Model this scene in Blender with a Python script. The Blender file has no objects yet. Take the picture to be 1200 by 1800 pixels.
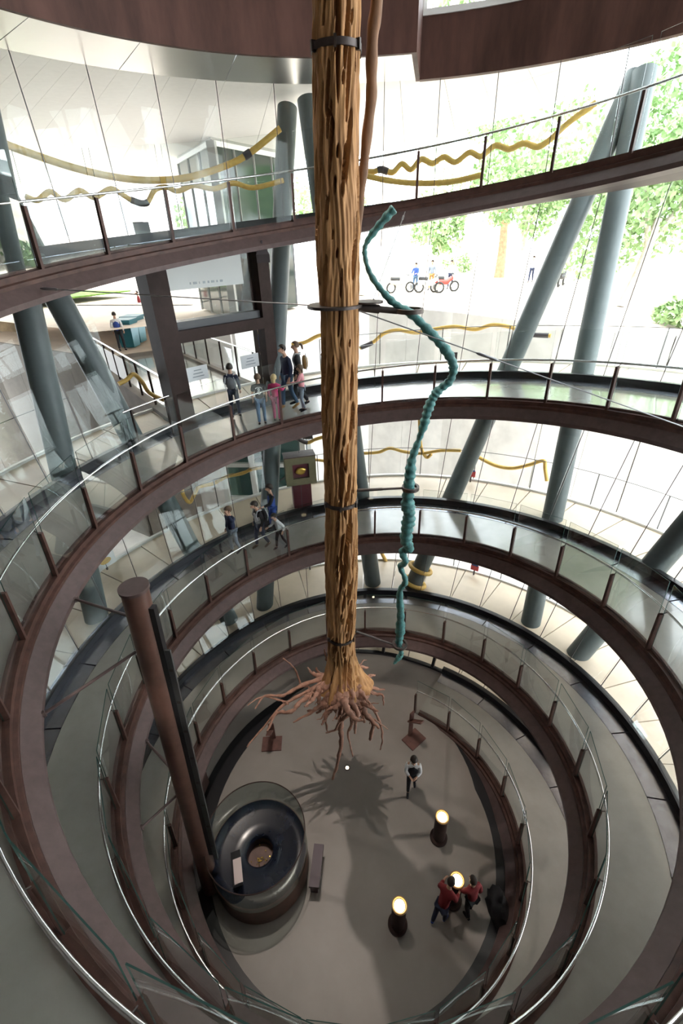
import bpy, bmesh, math, random
import numpy as np
from mathutils import Vector, Matrix, Quaternion
random.seed(7); rng = np.random.default_rng(7)
SC = bpy.context.scene
COL = SC.collection
PI = math.pi; TAU = 2*math.pi

# ------------------------------------------------------------------ camera
cam_d = bpy.data.cameras.new('camera'); cam = bpy.data.objects.new('camera', cam_d); COL.objects.link(cam)
CAM = Vector((0.0, -5.6996, 13.6293)); YAW, PIT, ROL, FPX = -0.0697, 0.5464, -0.0293, 792.3515
_fw = Vector((math.sin(YAW)*math.cos(PIT), math.cos(YAW)*math.cos(PIT), -math.sin(PIT)))
_r = Vector((math.cos(YAW), -math.sin(YAW), 0)); _u = _r.cross(_fw)
_r2 = _r*math.cos(ROL)+_u*math.sin(ROL); _u2 = -_r*math.sin(ROL)+_u*math.cos(ROL)
M = Matrix((_r2, _u2, -_fw)).transposed().to_4x4(); M.translation = CAM
cam.matrix_world = M
cam_d.sensor_fit = 'VERTICAL'; cam_d.sensor_height = 36.0; cam_d.lens = FPX/1800*36.0
cam_d.clip_start = 0.05; cam_d.clip_end = 400
SC.camera = cam

# ------------------------------------------------------------------ world, sun, exposure
W = bpy.data.worlds.new('world'); SC.world = W; W.use_nodes = True
nt = W.node_tree; bg = nt.nodes['Background']
bg.inputs['Color'].default_value = (0.90, 0.95, 1.0, 1); bg.inputs['Strength'].default_value = 7.0
sun_d = bpy.data.lights.new('sun', 'SUN'); sun_d.energy = 3.0; sun_d.angle = math.radians(3); sun_d.color = (1, .95, .86)
sun = bpy.data.objects.new('sun', sun_d); COL.objects.link(sun)
sun.rotation_euler = Vector((-0.22, 0.60, -0.77)).to_track_quat('-Z', 'Y').to_euler()
vs = SC.view_settings; vs.view_transform = 'Standard'; vs.look = 'None'; vs.gamma = 1.0; vs.use_curve_mapping = False
vs.exposure = 0.55
SC.cycles.transparent_max_bounces = 36
SC.cycles.max_bounces = 10; SC.cycles.diffuse_bounces = 4; SC.cycles.glossy_bounces = 5
SC.cycles.use_denoising = True
SC.cycles.sample_clamp_indirect = 6.0

# ------------------------------------------------------------------ spiral geometry (t = turns, clockwise, rising)
def zt(t): return 3.2011*t+.3391*(t-2)**2+.0055*(t-2)**3
def rt(t): return 4.8099+.6371*(t-2)+.2*math.exp(-((t-2.49)/.085)**2)
def RP(t, dr=0., dz=0.):
    u = t-2; r = rt(t)+dr; a = TAU*t
    return Vector((.1567*u+r*math.sin(a), .1768*u+r*math.cos(a), zt(t)+dz))
def GO(t): return float(np.interp(t, [0, .2, .5, .87, 1.05, 1.5, 2.02, 2.5, 2.8, 3.08, 3.3, 4.4], [1.80, 1.68, 1.6, 1.5, 1.66, 1.62, 1.88, 1.66, 1.78, 2.15, 2.2, 2.2]))   # deck outer edge offset
FLOOR = 1.44; CEIL = 16.7

# ------------------------------------------------------------------ materials
MATS = {}
def mat(name, col, rough=.5, metal=0., var=.0, scale=6., bump=0., spec=.5, emis=0., ecol=None, stretch=None, col2=None, coat=0.):
    m = bpy.data.materials.new(name); m.use_nodes = True; MATS[name] = m
    n = m.node_tree.nodes; l = m.node_tree.links; b = n['Principled BSDF']
    b.inputs['Base Color'].default_value = (*col, 1); b.inputs['Roughness'].default_value = rough
    b.inputs['Metallic'].default_value = metal; b.inputs['Specular IOR Level'].default_value = spec
    if coat: b.inputs['Coat Weight'].default_value = coat; b.inputs['Coat Roughness'].default_value = .08
    if emis: b.inputs['Emission Color'].default_value = (*(ecol or col), 1); b.inputs['Emission Strength'].default_value = emis
    if var or bump:
        tc = n.new('ShaderNodeTexCoord'); mp = n.new('ShaderNodeMapping'); no = n.new('ShaderNodeTexNoise')
        no.inputs['Scale'].default_value = scale; no.inputs['Detail'].default_value = 5; no.inputs['Roughness'].default_value = .62
        if stretch: mp.inputs['Scale'].default_value = stretch
        l.new(tc.outputs['Object'], mp.inputs['Vector']); l.new(mp.outputs['Vector'], no.inputs['Vector'])
        if var:
            cr = n.new('ShaderNodeValToRGB'); c2 = col2 or tuple(c*(1-var) for c in col)
            c1 = col if col2 else tuple(min(1, c*(1+var*.6)) for c in col)
            cr.color_ramp.elements[0].position = .32; cr.color_ramp.elements[1].position = .68
            cr.color_ramp.elements[0].color = (*c2, 1); cr.color_ramp.elements[1].color = (*c1, 1)
            l.new(no.outputs['Fac'], cr.inputs['Fac']); l.new(cr.outputs['Color'], b.inputs['Base Color'])
        if bump:
            bp = n.new('ShaderNodeBump'); bp.inputs['Strength'].default_value = bump; bp.inputs['Distance'].default_value = .02
            l.new(no.outputs['Fac'], bp.inputs['Height']); l.new(bp.outputs['Normal'], b.inputs['Normal'])
    return m
def glassmat(name, tint, refl=1.0, rough=.0):
    m = bpy.data.materials.new(name); m.use_nodes = True; MATS[name] = m
    n = m.node_tree.nodes; l = m.node_tree.links; n.clear()
    o = n.new('ShaderNodeOutputMaterial'); mx = n.new('ShaderNodeMixShader'); tr = n.new('ShaderNodeBsdfTransparent')
    gl = n.new('ShaderNodeBsdfGlossy'); fr = n.new('ShaderNodeFresnel'); mu = n.new('ShaderNodeMath'); mu.operation = 'MULTIPLY'
    fr.inputs['IOR'].default_value = 1.45; mu.inputs[1].default_value = refl
    ge = n.new('ShaderNodeNewGeometry'); ior = n.new('ShaderNodeMix'); ior.data_type = 'FLOAT'
    ior.inputs['A'].default_value = 1.45; ior.inputs['B'].default_value = 1.45
    l.new(ge.outputs['Backfacing'], ior.inputs['Factor']); l.new(ior.outputs['Result'], fr.inputs['IOR'])
    tr.inputs['Color'].default_value = (*tint, 1); gl.inputs['Roughness'].default_value = rough
    gl.inputs['Color'].default_value = (.95, 1, .98, 1)
    l.new(fr.outputs['Fac'], mu.inputs[0]); l.new(mu.outputs[0], mx.inputs['Fac'])
    l.new(tr.outputs[0], mx.inputs[1]); l.new(gl.outputs[0], mx.inputs[2]); l.new(mx.outputs[0], o.inputs['Surface'])
    return m
glassmat('rail_glass', (.962, .975, .970), .20)
glassmat('facade_glass', (.965, .98, .975), .40)
glassmat('box_glass', (.82, .87, .85), .3)
mat('deck', (.335, .315, .28), .24, var=.12, scale=1.3, bump=.02, spec=1.0, coat=1.0)
mat('gutter', (.36, .375, .43), .24, .9, var=.15, scale=9)
mat('black_edge', (.012, .012, .014), .35)
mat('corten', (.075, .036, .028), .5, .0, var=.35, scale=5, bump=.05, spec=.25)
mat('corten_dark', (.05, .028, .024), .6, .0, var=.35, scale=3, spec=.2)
mat('corten_band', (.10, .048, .038), .62, .0, var=.45, scale=1.6, bump=.03, stretch=(1, 1, .25), spec=.2)
mat('skirt', (.095, .062, .058), .5, .0, var=.18, scale=7, spec=.25)
mat('iron', (.075, .06, .055), .45, .6, var=.2, scale=12)
mat('chrome', (.75, .76, .77), .16, 1.)
mat('floor', (.26, .228, .205), .42, var=.1, scale=1.1, bump=.03)
mat('ledge', (.60, .505, .39), .38, var=.12, scale=1.2, bump=.02)
mat('white', (.80, .80, .78), .45)
mat('column', (.10, .12, .122), .42, .0, var=.08, scale=3, spec=.25)
mat('glass_edge', (.03, .075, .065), .15)
mat('thin_metal', (.10, .10, .10), .4, .6)
mat('soffit', (.40, .40, .39), .28, .75, var=.06, scale=.7)
mat('outer_soffit', (.82, .80, .78), .5, var=.04)
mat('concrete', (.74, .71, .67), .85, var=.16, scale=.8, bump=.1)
mat('concrete_shaded', (.17, .145, .12), .85, var=.2, scale=.8, bump=.1)  # same concrete with the shade of the left side put into its colour
mat('plaza', (.66, .56, .46), .9, var=.2, scale=.4, bump=.1)
mat('grass', (.16, .30, .05), .95, var=.4, scale=8, bump=.3)
mat('wall_dark', (.16, .135, .12), .8, var=.2)
mat('roof_white', (.5, .5, .48), .7)

# ------------------------------------------------------------------ mesh helpers
def mesh_obj(name, v, f, m, parent=None, smooth=None, mats=None, fmat=None):
    me = bpy.data.meshes.new(name); me.from_pydata([tuple(x) for x in v], [], f)
    if mats:
        for q in mats: me.materials.append(MATS[q])
        if fmat is not None: me.polygons.foreach_set('material_index', fmat)
    else: me.materials.append(MATS[m])
    if smooth is not None:
        me.polygons.foreach_set('use_smooth', [True]*len(me.polygons))
        if smooth < 179: me.set_sharp_from_angle(angle=math.radians(smooth))
    me.update()
    o = bpy.data.objects.new(name, me); COL.objects.link(o)
    if parent is not None: o.parent = parent; o.matrix_parent_inverse = pmi(parent)
    return o
def pmi(p):
    return mat_of(p).inverted()
def mat_of(o):
    m = Matrix.LocRotScale(o.location, o.rotation_euler, o.scale)
    if o.parent is not None: m = mat_of(o.parent) @ o.matrix_parent_inverse @ m
    return m
def tag(o, label=None, cat=None, group=None, kind=None):
    if label: o['label'] = label
    if cat: o['category'] = cat
    if group: o['group'] = group
    if kind: o['kind'] = kind
    return o
def thing(name, loc, label=None, cat=None, group=None, kind=None):
    o = bpy.data.objects.new(name, None); COL.objects.link(o); o.location = loc; o.empty_display_size = .1
    return tag(o, label, cat, group, kind)
def struct(o): o['kind'] = 'structure'; return o
class MB:
    def __init__(s): s.v = []; s.f = []; s.m = []; s.cur = 0
    def add(s, v, f):
        k = len(s.v); s.v += [Vector(x) for x in v]; s.f += [[i+k for i in q] for q in f]; s.m += [s.cur]*len(f); return s
    def box(s, c, size, rz=0, R=None):
        c = Vector(c); h = [d/2 for d in size]
        R = R if R is not None else Matrix.Rotation(rz, 3, 'Z')
        vs_ = [c+R@Vector((sx*h[0], sy*h[1], sz*h[2])) for sz in (-1, 1) for sx, sy in ((-1, -1), (1, -1), (1, 1), (-1, 1))]
        return s.add(vs_, [[3, 2, 1, 0], [4, 5, 6, 7], [0, 1, 5, 4], [1, 2, 6, 5], [2, 3, 7, 6], [3, 0, 4, 7]])
    def hexa(s, b, t):   # bottom quad (4 pts ccw from above), top quad
        return s.add(list(b)+list(t), [[3, 2, 1, 0], [4, 5, 6, 7], [0, 1, 5, 4], [1, 2, 6, 5], [2, 3, 7, 6], [3, 0, 4, 7]])
    def beam(s, a, b, w, h, up=(0, 0, 1)):
        a = Vector(a); b = Vector(b); d = (b-a).normalized(); x = d.cross(Vector(up))
        if x.length < 1e-4: x = d.cross(Vector((0, 1, 0)))
        x.normalize(); z = x.cross(d)
        q = [a+x*(sx*w/2)+z*(sz*h/2) for sx, sz in ((-1, -1), (1, -1), (1, 1), (-1, 1))]
        r = [p+(b-a) for p in q]
        return s.add(q+r, [[3, 2, 1, 0], [4, 5, 6, 7], [0, 1, 5, 4], [1, 2, 6, 5], [2, 3, 7, 6], [3, 0, 4, 7]])
    def tube(s, pts, rad, n=8, cap=True):
        pts = [Vector(p) for p in pts]; N = len(pts)
        if not hasattr(rad, '__len__'): rad = [rad]*N
        tg = [(pts[min(i+1, N-1)]-pts[max(i-1, 0)]).normalized() for i in range(N)]
        x = tg[0].orthogonal().normalized(); V = []
        for i in range(N):
            x = (x-tg[i]*x.dot(tg[i]))
            x = x.normalized() if x.length > 1e-6 else tg[i].orthogonal().normalized()
            y = tg[i].cross(x)
            V += [pts[i]+(x*math.cos(TAU*j/n)+y*math.sin(TAU*j/n))*rad[i] for j in range(n)]
        F = [[i*n+j, i*n+(j+1) % n, (i+1)*n+(j+1) % n, (i+1)*n+j] for i in range(N-1) for j in range(n)]
        if cap: F += [list(range(n))[::-1], [(N-1)*n+j for j in range(n)]]
        return s.add(V, F)
    def lathe(s, c, prof, n=24, capb=True, capt=True):
        c = Vector(c); V = [c+Vector((r*math.cos(TAU*j/n), r*math.sin(TAU*j/n), z)) for r, z in prof for j in range(n)]
        F = [[i*n+j, i*n+(j+1) % n, (i+1)*n+(j+1) % n, (i+1)*n+j] for i in range(len(prof)-1) for j in range(n)]
        if capb: F.append(list(range(n))[::-1])
        if capt: F.append([(len(prof)-1)*n+j for j in range(n)])
        return s.add(V, F)
    def build(s, name, m, parent=None, smooth=None, mats=None):
        return mesh_obj(name, s.v, s.f, m, parent, smooth, mats, s.m if mats else None)
def sweep(prof, t0, t1, step=.01):
    """closed profile of (dr, dz) swept along the spiral; prof entries may be callables of t"""
    n = max(2, int(math.ceil((t1-t0)/step))+1); P = len(prof); V = []
    for i in range(n):
        t = t0+(t1-t0)*i/(n-1)
        for dr, dz in prof: V.append(RP(t, dr(t) if callable(dr) else dr, dz))
    F = [[i*P+j, (i+1)*P+j, (i+1)*P+(j+1) % P, i*P+(j+1) % P] for i in range(n-1) for j in range(P)]
    F += [list(range(P)), [(n-1)*P+j for j in range(P)][::-1]]
    return V, F
def ring(name, r0, r1, z0, z1, a0, a1, m, parent=None, n=None, cx=0, cy=0, sm=30):
    n = n or max(2, int(abs(a1-a0)/.05)); V = []; F = []
    for i in range(n+1):
        a = a0+(a1-a0)*i/n; s, c = math.sin(a), math.cos(a)
        for r, z in ((r0, z0), (r1, z0), (r1, z1), (r0, z1)): V.append((cx+r*s, cy+r*c, z))
    for i in range(n):
        for j in range(4): F.append([i*4+j, i*4+(j+1) % 4, (i+1)*4+(j+1) % 4, (i+1)*4+j])
    F += [[0, 3, 2, 1], [n*4, n*4+1, n*4+2, n*4+3]]
    return mesh_obj(name, V, F, m, parent, sm)
# ================================================================== STRUCTURE
# ---- the bottom floor
mb = MB(); N = 96
mb.lathe((-.31, -.35, 0), [(5.34, FLOOR-.3), (5.34, FLOOR)], N)
struct(mb.build('floor', 'floor', smooth=30))
# dark plinth that closes the foot of the ramp
v, f = sweep([(-.42, FLOOR-99), (-.42, 0), (.1, 0), (.1, 0)], .1, .11)
def plinth(t0, t1, dr0, dr1, top, name, m):
    n = 60; V = []; F = []
    for i in range(n+1):
        t = t0+(t1-t0)*i/n; w = min(1, i/6, (n-i)/6+.0001)
        a = RP(t, dr1+(dr0-dr1)*w, 0); b = RP(t, dr1, 0)
        for p, z in ((a, FLOOR), (a, FLOOR+top), (b, FLOOR+top), (b, FLOOR)): V.append((p.x, p.y, z))
    for i in range(n):
        for j in range(4): F.append([i*4+j, (i+1)*4+j, (i+1)*4+(j+1) % 4, i*4+(j+1) % 4])
    return struct(mesh_obj(name, V, F, m))
tr = plinth(.12, .93, -.45, .05, .012, 'trim_floor', 'black_edge')
# dark wall under the first turn of the ramp
n = 70; V = []; F = []
for i in range(n+1):
    t = .09+(.78-.09)*i/n
    for dr, top in ((-.02, 1), (.06, 1)):
        p = RP(t, dr); V += [(p.x, p.y, FLOOR), (p.x, p.y, max(FLOOR+.01, p.z-.06))]
for i in range(n):
    a = i*4; b = a+4
    F += [[a, b, b+1, a+1], [a+2, a+3, b+3, b+2], [a+1, b+1, b+3, a+3]]
F += [[0, 1, 3, 2], [n*4, n*4+2, n*4+3, n*4+1]]
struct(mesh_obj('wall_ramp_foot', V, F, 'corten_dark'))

# ---- the spiral ramp: decks, gutters, edges, beams
T_START, T_GAP0, T_GAP1, T_END = .085, 3.355, 3.645, 4.34
ramp = thing('spiral_ramp', (0, 0, FLOOR), kind='structure')
GW = .42
def deck(t0, t1, dr_in):
    v, f = sweep([(dr_in, 0), (lambda t: GO(t)-GW, 0), (lambda t: GO(t)-GW, -.16), (dr_in, -.16)], t0, t1)
    o = mesh_obj('deck', v, f, 'deck', ramp, 35); return o
deck(T_START, T_GAP0, .10); deck(T_GAP0, T_GAP1, .42); deck(T_GAP1, T_END, .10)
for a, b in ((T_START, T_GAP0), (T_GAP1, T_END)):
    # stepped corten beam on the well side
    pr = [(.10, .012), (.10, .05), (.035, .05), (.035, .012), (-.035, .012), (-.035, -.09), (-.09, -.115), (-.11, -.15), (-.29, -.335), (-.30, -.43), (.10, -.43)]
    v, f = sweep([(.098, -.16), (.098, .045), (.05, .045), (.05, .0), (-.035, .0), (-.035, -.085), (-.085, -.105), (-.085, -.16), (.05, -.20)], a, b)
    mesh_obj('edge_beam', v, f, 'corten', ramp, 25)
    v, f = sweep([(-.088, -.158), (-.27, -.33), (-.27, -.41), (.12, -.43), (.12, -.20), (.05, -.205)], a, b)
    mesh_obj('skirt_beam', v, f, 'skirt', ramp, 25)
    v, f = sweep([(.12, -.425), (.12, -.17), (lambda t: GO(t)+.02, -.17), (lambda t: GO(t)+.02, -.33)], a, b)
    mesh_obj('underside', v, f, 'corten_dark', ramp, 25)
v, f = sweep([(lambda t: GO(t), -.172), (lambda t: GO(t), .17), (lambda t: GO(t)+.13, .17), (lambda t: GO(t)+.13, -.172)], T_START, T_END)
mesh_obj('outer_kerb', v, f, 'black_edge', ramp, 25)
# perforated gutter plates, one by one
t = T_START
while t < T_END:
    dt = 1.45/(TAU*(rt(t)+1.5)); t2 = min(t+dt, T_END)
    v, f = sweep([(lambda t: GO(t)-GW+.006, .006), (lambda t: GO(t)-.006, .006), (lambda t: GO(t)-.006, -.05), (lambda t: GO(t)-GW+.006, -.05)], t+.0004, t2-.0004)
    mesh_obj('gutter_plate', v, f, 'gutter', ramp, 35); t = t2

# ---- gallery ledges behind the glass, slab by slab, with a white kerb
LW = 1.8
JN = 40                                            # glass joints per turn
ledge = thing('floor_gallery', (0, 0, FLOOR), kind='structure')
LT0, LT1 = .62, 4.02
SK = set()
for i in range(int(LT0*JN), int(LT1*JN)):
    t0, t1 = i/JN, (i+1)/JN
    ph = (t0 % 1)
    if .36 < ph < .62: continue
    v, f = sweep([(lambda t: GO(t)+.135, .03), (lambda t: GO(t)+LW, .03), (lambda t: GO(t)+LW, -.12), (lambda t: GO(t)+.135, -.12)], t0+.0003, t1-.0003, .008)
    mesh_obj('slab', v, f, 'ledge', ledge, 35)
def seg_ranges(a, b):
    k = math.floor(a); out = []
    while k < b:
        s0, s1 = max(a, k-.38), min(b, k+.36)
        if s1 > s0: out.append((s0, s1))
        k += 1
    return out
for s0, s1 in seg_ranges(LT0, LT1):
    v, f = sweep([(lambda t: GO(t)+LW+.002, -.2), (lambda t: GO(t)+LW+.002, .09), (lambda t: GO(t)+LW+.10, .09), (lambda t: GO(t)+LW+.10, -.2)], s0, s1)
    mesh_obj('kerb', v, f, 'white', ledge, 35)

# ---- glass skin between the turns
def top_pt(t, dr):
    tn = t+1
    if zt(tn)-.34 < CEIL and tn < T_END: return RP(tn, GO(tn)+dr, -.34)
    p = RP(t, GO(t)+dr); a = math.atan2(p.x, p.y); return Vector((8.5*math.sin(a), 8.5*math.cos(a), CEIL))
PORTAL = (2.862, 2.955)
wins = {}
for i in range(int(.70*JN), int(4.16*JN)):
    t0, t1 = i/JN, (i+1)/JN; ph = t0 % 1
    if .36 < ph < .62: continue
    if t1 > PORTAL[0] and t0 < PORTAL[1]: continue
    k = int(math.floor(t0+.45))
    if k not in wins: wins[k] = thing('window_%d' % k, (0, 0, FLOOR), kind='structure')
    g = .0006; a0, a1 = t0+g, t1-g
    b = [RP(a0, GO(a0)+.055, .165), RP(a0, GO(a0)+.075, .165), RP(a1, GO(a1)+.075, .165), RP(a1, GO(a1)+.055, .165)]
    tp = [top_pt(a0, .055), top_pt(a0, .075), top_pt(a1, .075), top_pt(a1, .055)]
    mb = MB(); mb.hexa(b, tp); mb.build('glass_pane', 'facade_glass', wins[k])
    mb = MB(); mb.beam(RP(t0, GO(t0)+.065, .06), top_pt(t0, .065), .016, .02); mb.build('joint', 'thin_metal', wins[k])

# ---- glazing at the far edge of the bottom floor
w0 = thing('window_0', (0, 0, FLOOR), kind='structure')
FCX, FCY = -.31, -.35
for i in range(-7, 6):
    a0, a1 = TAU*i/JN, TAU*(i+1)/JN
    ring('floor_kerb', 5.34, 5.46, FLOOR-.3, FLOOR+.07, a0, a1, 'black_edge', w0, 3, FCX, FCY)
    tq = lambda a: RP(1+a/TAU, GO(1+a/TAU)-.02, -.34)
    b = [Vector((FCX+r*math.sin(a), FCY+r*math.cos(a), FLOOR+.07)) for r, a in ((5.39, a0+.003), (5.41, a0+.003), (5.41, a1-.003), (5.39, a1-.003))]
    mb = MB(); mb.hexa(b, [tq(a0+.003), tq(a0+.003)+Vector((0, .02, 0)), tq(a1-.003)+Vector((0, .02, 0)), tq(a1-.003)]); mb.build('glass_pane', 'facade_glass', w0)
    mb = MB(); p0 = Vector((FCX+5.4*math.sin(a0), FCY+5.4*math.cos(a0), FLOOR+.07)); wide = .09 if i in (1, 3) else .016
    mb.beam(p0, tq(a0), wide, wide); mb.build('joint', 'black_edge' if wide > .05 else 'thin_metal', w0)
    # pale outer ledge at floor level
    ring('slab', 5.47, 7.3, FLOOR-.1, FLOOR+.03, a0+.002, a1-.002, 'ledge', w0, 3, FCX, FCY)

# ---- ceiling ring, brown bands, upper windows, roof
A1 = math.radians(7.2)
ceil = thing('ceiling', (0, 0, CEIL), kind='structure')
na = 0
a = A1
while a > math.radians(-250):
    ring('soffit_panel', 6.72, 8.49, CEIL, CEIL+.06, a-math.radians(15)+.002, a, 'soffit', ceil, 6); a -= math.radians(15)
t1 = thing('trim_1', (0, 0, CEIL), kind='structure')
ring('band', 6.62, 6.715, CEIL-.01, CEIL+2.9, math.radians(-250), A1, 'corten_band', t1)
mb = MB(); d = Vector((math.sin(A1), math.cos(A1), 0)); mb.beam(d*6.62+Vector((0, 0, CEIL+1.44)), d*8.62+Vector((0, 0, CEIL+1.44)), .10, 2.9); mb.build('band_return', 'corten_band', t1)
t2 = thing('trim_2', (0, 0, CEIL), kind='structure')
ring('band', 8.44, 8.62, CEIL-.02, CEIL+1.0, A1+.005, math.radians(110), 'corten_band', t2)
uw = thing('window_5', (0, 0, CEIL), kind='structure')
ring('sill', 8.40, 8.66, CEIL+1.0, CEIL+1.1, A1+.005, math.radians(110), 'white', uw)
a = A1+.01
while a < math.radians(105):
    ring('glass_pane', 8.52, 8.545, CEIL+1.1, CEIL+4.6, a+.003, a+math.radians(11), 'facade_glass', uw, 3)
    mb = MB(); d = Vector((math.sin(a), math.cos(a), 0)); mb.beam(d*8.53+Vector((0, 0, CEIL+1.1)), d*8.53+Vector((0, 0, CEIL+4.6)), .08, .10); mb.build('mullion', 'white', uw)
    a += math.radians(11)
ring('wall_upper', 9.2, 9.4, CEIL+2.9, CEIL+5, math.radians(-250), A1, 'roof_white')['kind'] = 'structure'
mb = MB(); mb.lathe((0, 0, 0), [(9.6, CEIL+4.7), (9.6, CEIL+5.0)], 64); struct(mb.build('ceiling_upper', 'roof_white'))
# slab of the upper storey over the ceiling ring
ring('floor_upper', 6.75, 9.3, CEIL+2.4, CEIL+2.6, math.radians(-250), A1, 'roof_white')['kind'] = 'structure'
# inner wall behind the viewer (near side of the well)
V = []; F = []; n = 40
for i in range(n+1):
    a = math.radians(118)+math.radians(124)*i/n
    for r in (8.7, 8.9):
        for z in (FLOOR-.2, CEIL): V.append((r*math.sin(a), r*math.cos(a), z))
for i in range(n):
    a = i*4; b = a+4
    F += [[a, a+1, b+1, b], [a+2, b+2, b+3, a+3]]
struct(mesh_obj('wall_near', V, F, 'wall_dark'))

# ---- the glass balustrade along the well
POST_T = [0.08,0.127,0.173,0.22,0.267,0.314,0.357,0.399,0.442,0.485,0.528,0.571,0.614,0.657,0.7,0.742,0.785,0.828,0.872,0.916,0.96,1.003,1.047,1.09,1.134,1.176,1.218,1.261,1.304,1.346,1.388,1.43,1.472,1.514,1.556,1.598,1.64,1.682,1.723,1.763,1.804,1.844,1.884,1.925,1.965,2.006,2.046,2.086,2.126,2.165,2.205,2.245,2.283,2.321,2.359,2.398,2.436,2.474,2.513,2.551,2.589,2.628,2.666,2.704,2.742,2.779,2.817,2.854,2.892,2.929,2.967,3.005,3.042,3.079,3.117,3.154,3.19,3.226,3.263,3.299,3.335,3.371,3.407,3.443,3.48,3.516,3.552,3.588,3.624,3.66,3.697,3.733,3.769,3.805,3.84,3.876,3.911,3.947,3.982,4.018,4.053,4.088,4.123,4.158,4.193,4.228,4.263,4.298]
def in_gap(t): return T_GAP0-.01 < t < T_GAP1+.01
rail = thing('glass_balustrade', RP(.08), 'long glass balustrade with brown posts and chrome handrail winding up the spiral ramp', 'railing')
for t in POST_T:
    if in_gap(t): continue
    mb = MB(); a = RP(t, .0, .0); b = RP(t, -.047, .85)
    d = Vector((math.cos(TAU*t), -math.sin(TAU*t), 0))
    mb.beam(a, b, .075, .05, up=d); mb.build('post', 'corten', rail)
    o = MB(); o.beam(RP(t, -.03, .84), RP(t, .035, .885), .012, .012); o.build('bracket', 'iron', rail)
for t0, t1 in zip(POST_T[:-1], POST_T[1:]):
    if in_gap(t0) or in_gap(t1): continue
    e = .0016; a0, a1 = t0+e, t1-e; mb = MB()
    b = [RP(a0, .012, .03), RP(a0, .024, .03), RP(a1, .024, .03), RP(a1, .012, .03)]
    tp = [RP(a0, -.106, 1.52), RP(a0, -.094, 1.52), RP(a1, -.094, 1.52), RP(a1, -.106, 1.52)]
    mb.hexa(b, tp); mb.m = [0, 1, 1, 0, 1, 0]; mb.build('glass_pane', None, rail, mats=['rail_glass', 'glass_edge'])
for a, b in ((POST_T[0], T_GAP0-.03), (T_GAP1+.02, 4.298)):
    n = int((b-a)/.006); mb = MB(); mb.tube([RP(a+(b-a)*i/n, .04, .90) for i in range(n+1)], .021, 10); mb.build('handrail', 'chrome', rail, 60)
# ================================================================== COLUMNS
def column(pA, pB, z0, z1, r, label):
    a = Vector(pA); b = Vector(pB); g = lambda z: a+(b-a)*((z-a.z)/(b.z-a.z))
    root = thing('support_column', g(z0), label, 'column', 'leaning steel columns behind the glass')
    mb = MB(); n = 10; mb.tube([g(z0+(z1-z0)*i/n) for i in range(n+1)], r, 28); mb.build('shaft', 'column', root, 40)
    mb = MB()
    return root
column((1.49, 5.97, 3.64), (2.55, 6.64, 6.59), FLOOR, CEIL, .27, 'grey column leaning right, with yellow tube coiled around its foot')
column((4.75, 4.14, 3.88), (5.09, 5.18, 6.80), FLOOR, CEIL, .27, 'grey column in front of the leafy trees, second from the right')
column((5.60, 2.92, 3.98), (6.45, 2.77, 7.01), FLOOR, CEIL, .27, 'grey column at the far right, leaning strongly outwards')
column((.17, 6.19, 3.55), (-.22, 6.95, 6.38), FLOOR, CEIL, .27, 'grey column half hidden by the hanging tree trunk')
column((-3.39, 5.23, 3.32), (-2.55, 9.25, 13.55), FLOOR, CEIL, .27, 'dark grey column behind the man and woman, right of the brown entrance portal')
column((-4.42, 4.62, 3.25), (-5.93, 4.66, 9.38), FLOOR, CEIL, .27, 'dark grey column leaning left, between portal and leftmost column')
column((-6.68, 2.11, 5.77), (-6.76, 2.95, 9.23), FLOOR, CEIL, .27, 'leftmost dark grey column in front of the concrete wall')

# ================================================================== OUTSIDE
GZ = 10.6
wall_pts = [(-27, 19), (-19.5, 17.6), (-11.2, 13.2), (-8.9, 14.9), (-5.8, 14.2), (-3.2, 18.6), (0, 20.3), (3.9, 17.0), (7.35, 12.9), (10.1, 10.6), (14, 8.6), (20, 5), (25, -6)]
wl = thing('wall_retaining', (0, 20, FLOOR), kind='structure')
for (x0, y0), (x1, y1) in zip(wall_pts[:-1], wall_pts[1:]):
    L = math.hypot(x1-x0, y1-y0); k = max(1, round(L/2.2))
    for i in range(k):
        a = Vector((x0+(x1-x0)*i/k, y0+(y1-y0)*i/k, 0)); b = Vector((x0+(x1-x0)*(i+1)/k, y0+(y1-y0)*(i+1)/k, 0)); d = (b-a).normalized()*.008
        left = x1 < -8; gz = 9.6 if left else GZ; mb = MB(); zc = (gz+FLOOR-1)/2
        mb.beam(a+d+Vector((0, 0, zc)), b-d+Vector((0, 0, zc)), .3, gz-FLOOR+1-.002); mb.build('panel', 'concrete_shaded' if left else 'concrete', wl)
# sunken yard around the glass skin
mb = MB(); mb.lathe((0, 0, 0), [(32, FLOOR-1.2), (32, FLOOR-.9)], 48); struct(mb.build('floor_yard', 'concrete'))
# plaza ground: from the wall outwards
V = [(x, y, GZ) for x, y in wall_pts]; far = []
for x, y in wall_pts:
    s = 90/max(1, math.hypot(x, y)); far.append((x*s, y*s, GZ))
V += far; n = len(wall_pts); F = [[i, i+1, n+i+1, n+i] for i in range(n-1)]
struct(mesh_obj('floor_plaza', V, F, 'plaza'))
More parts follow.
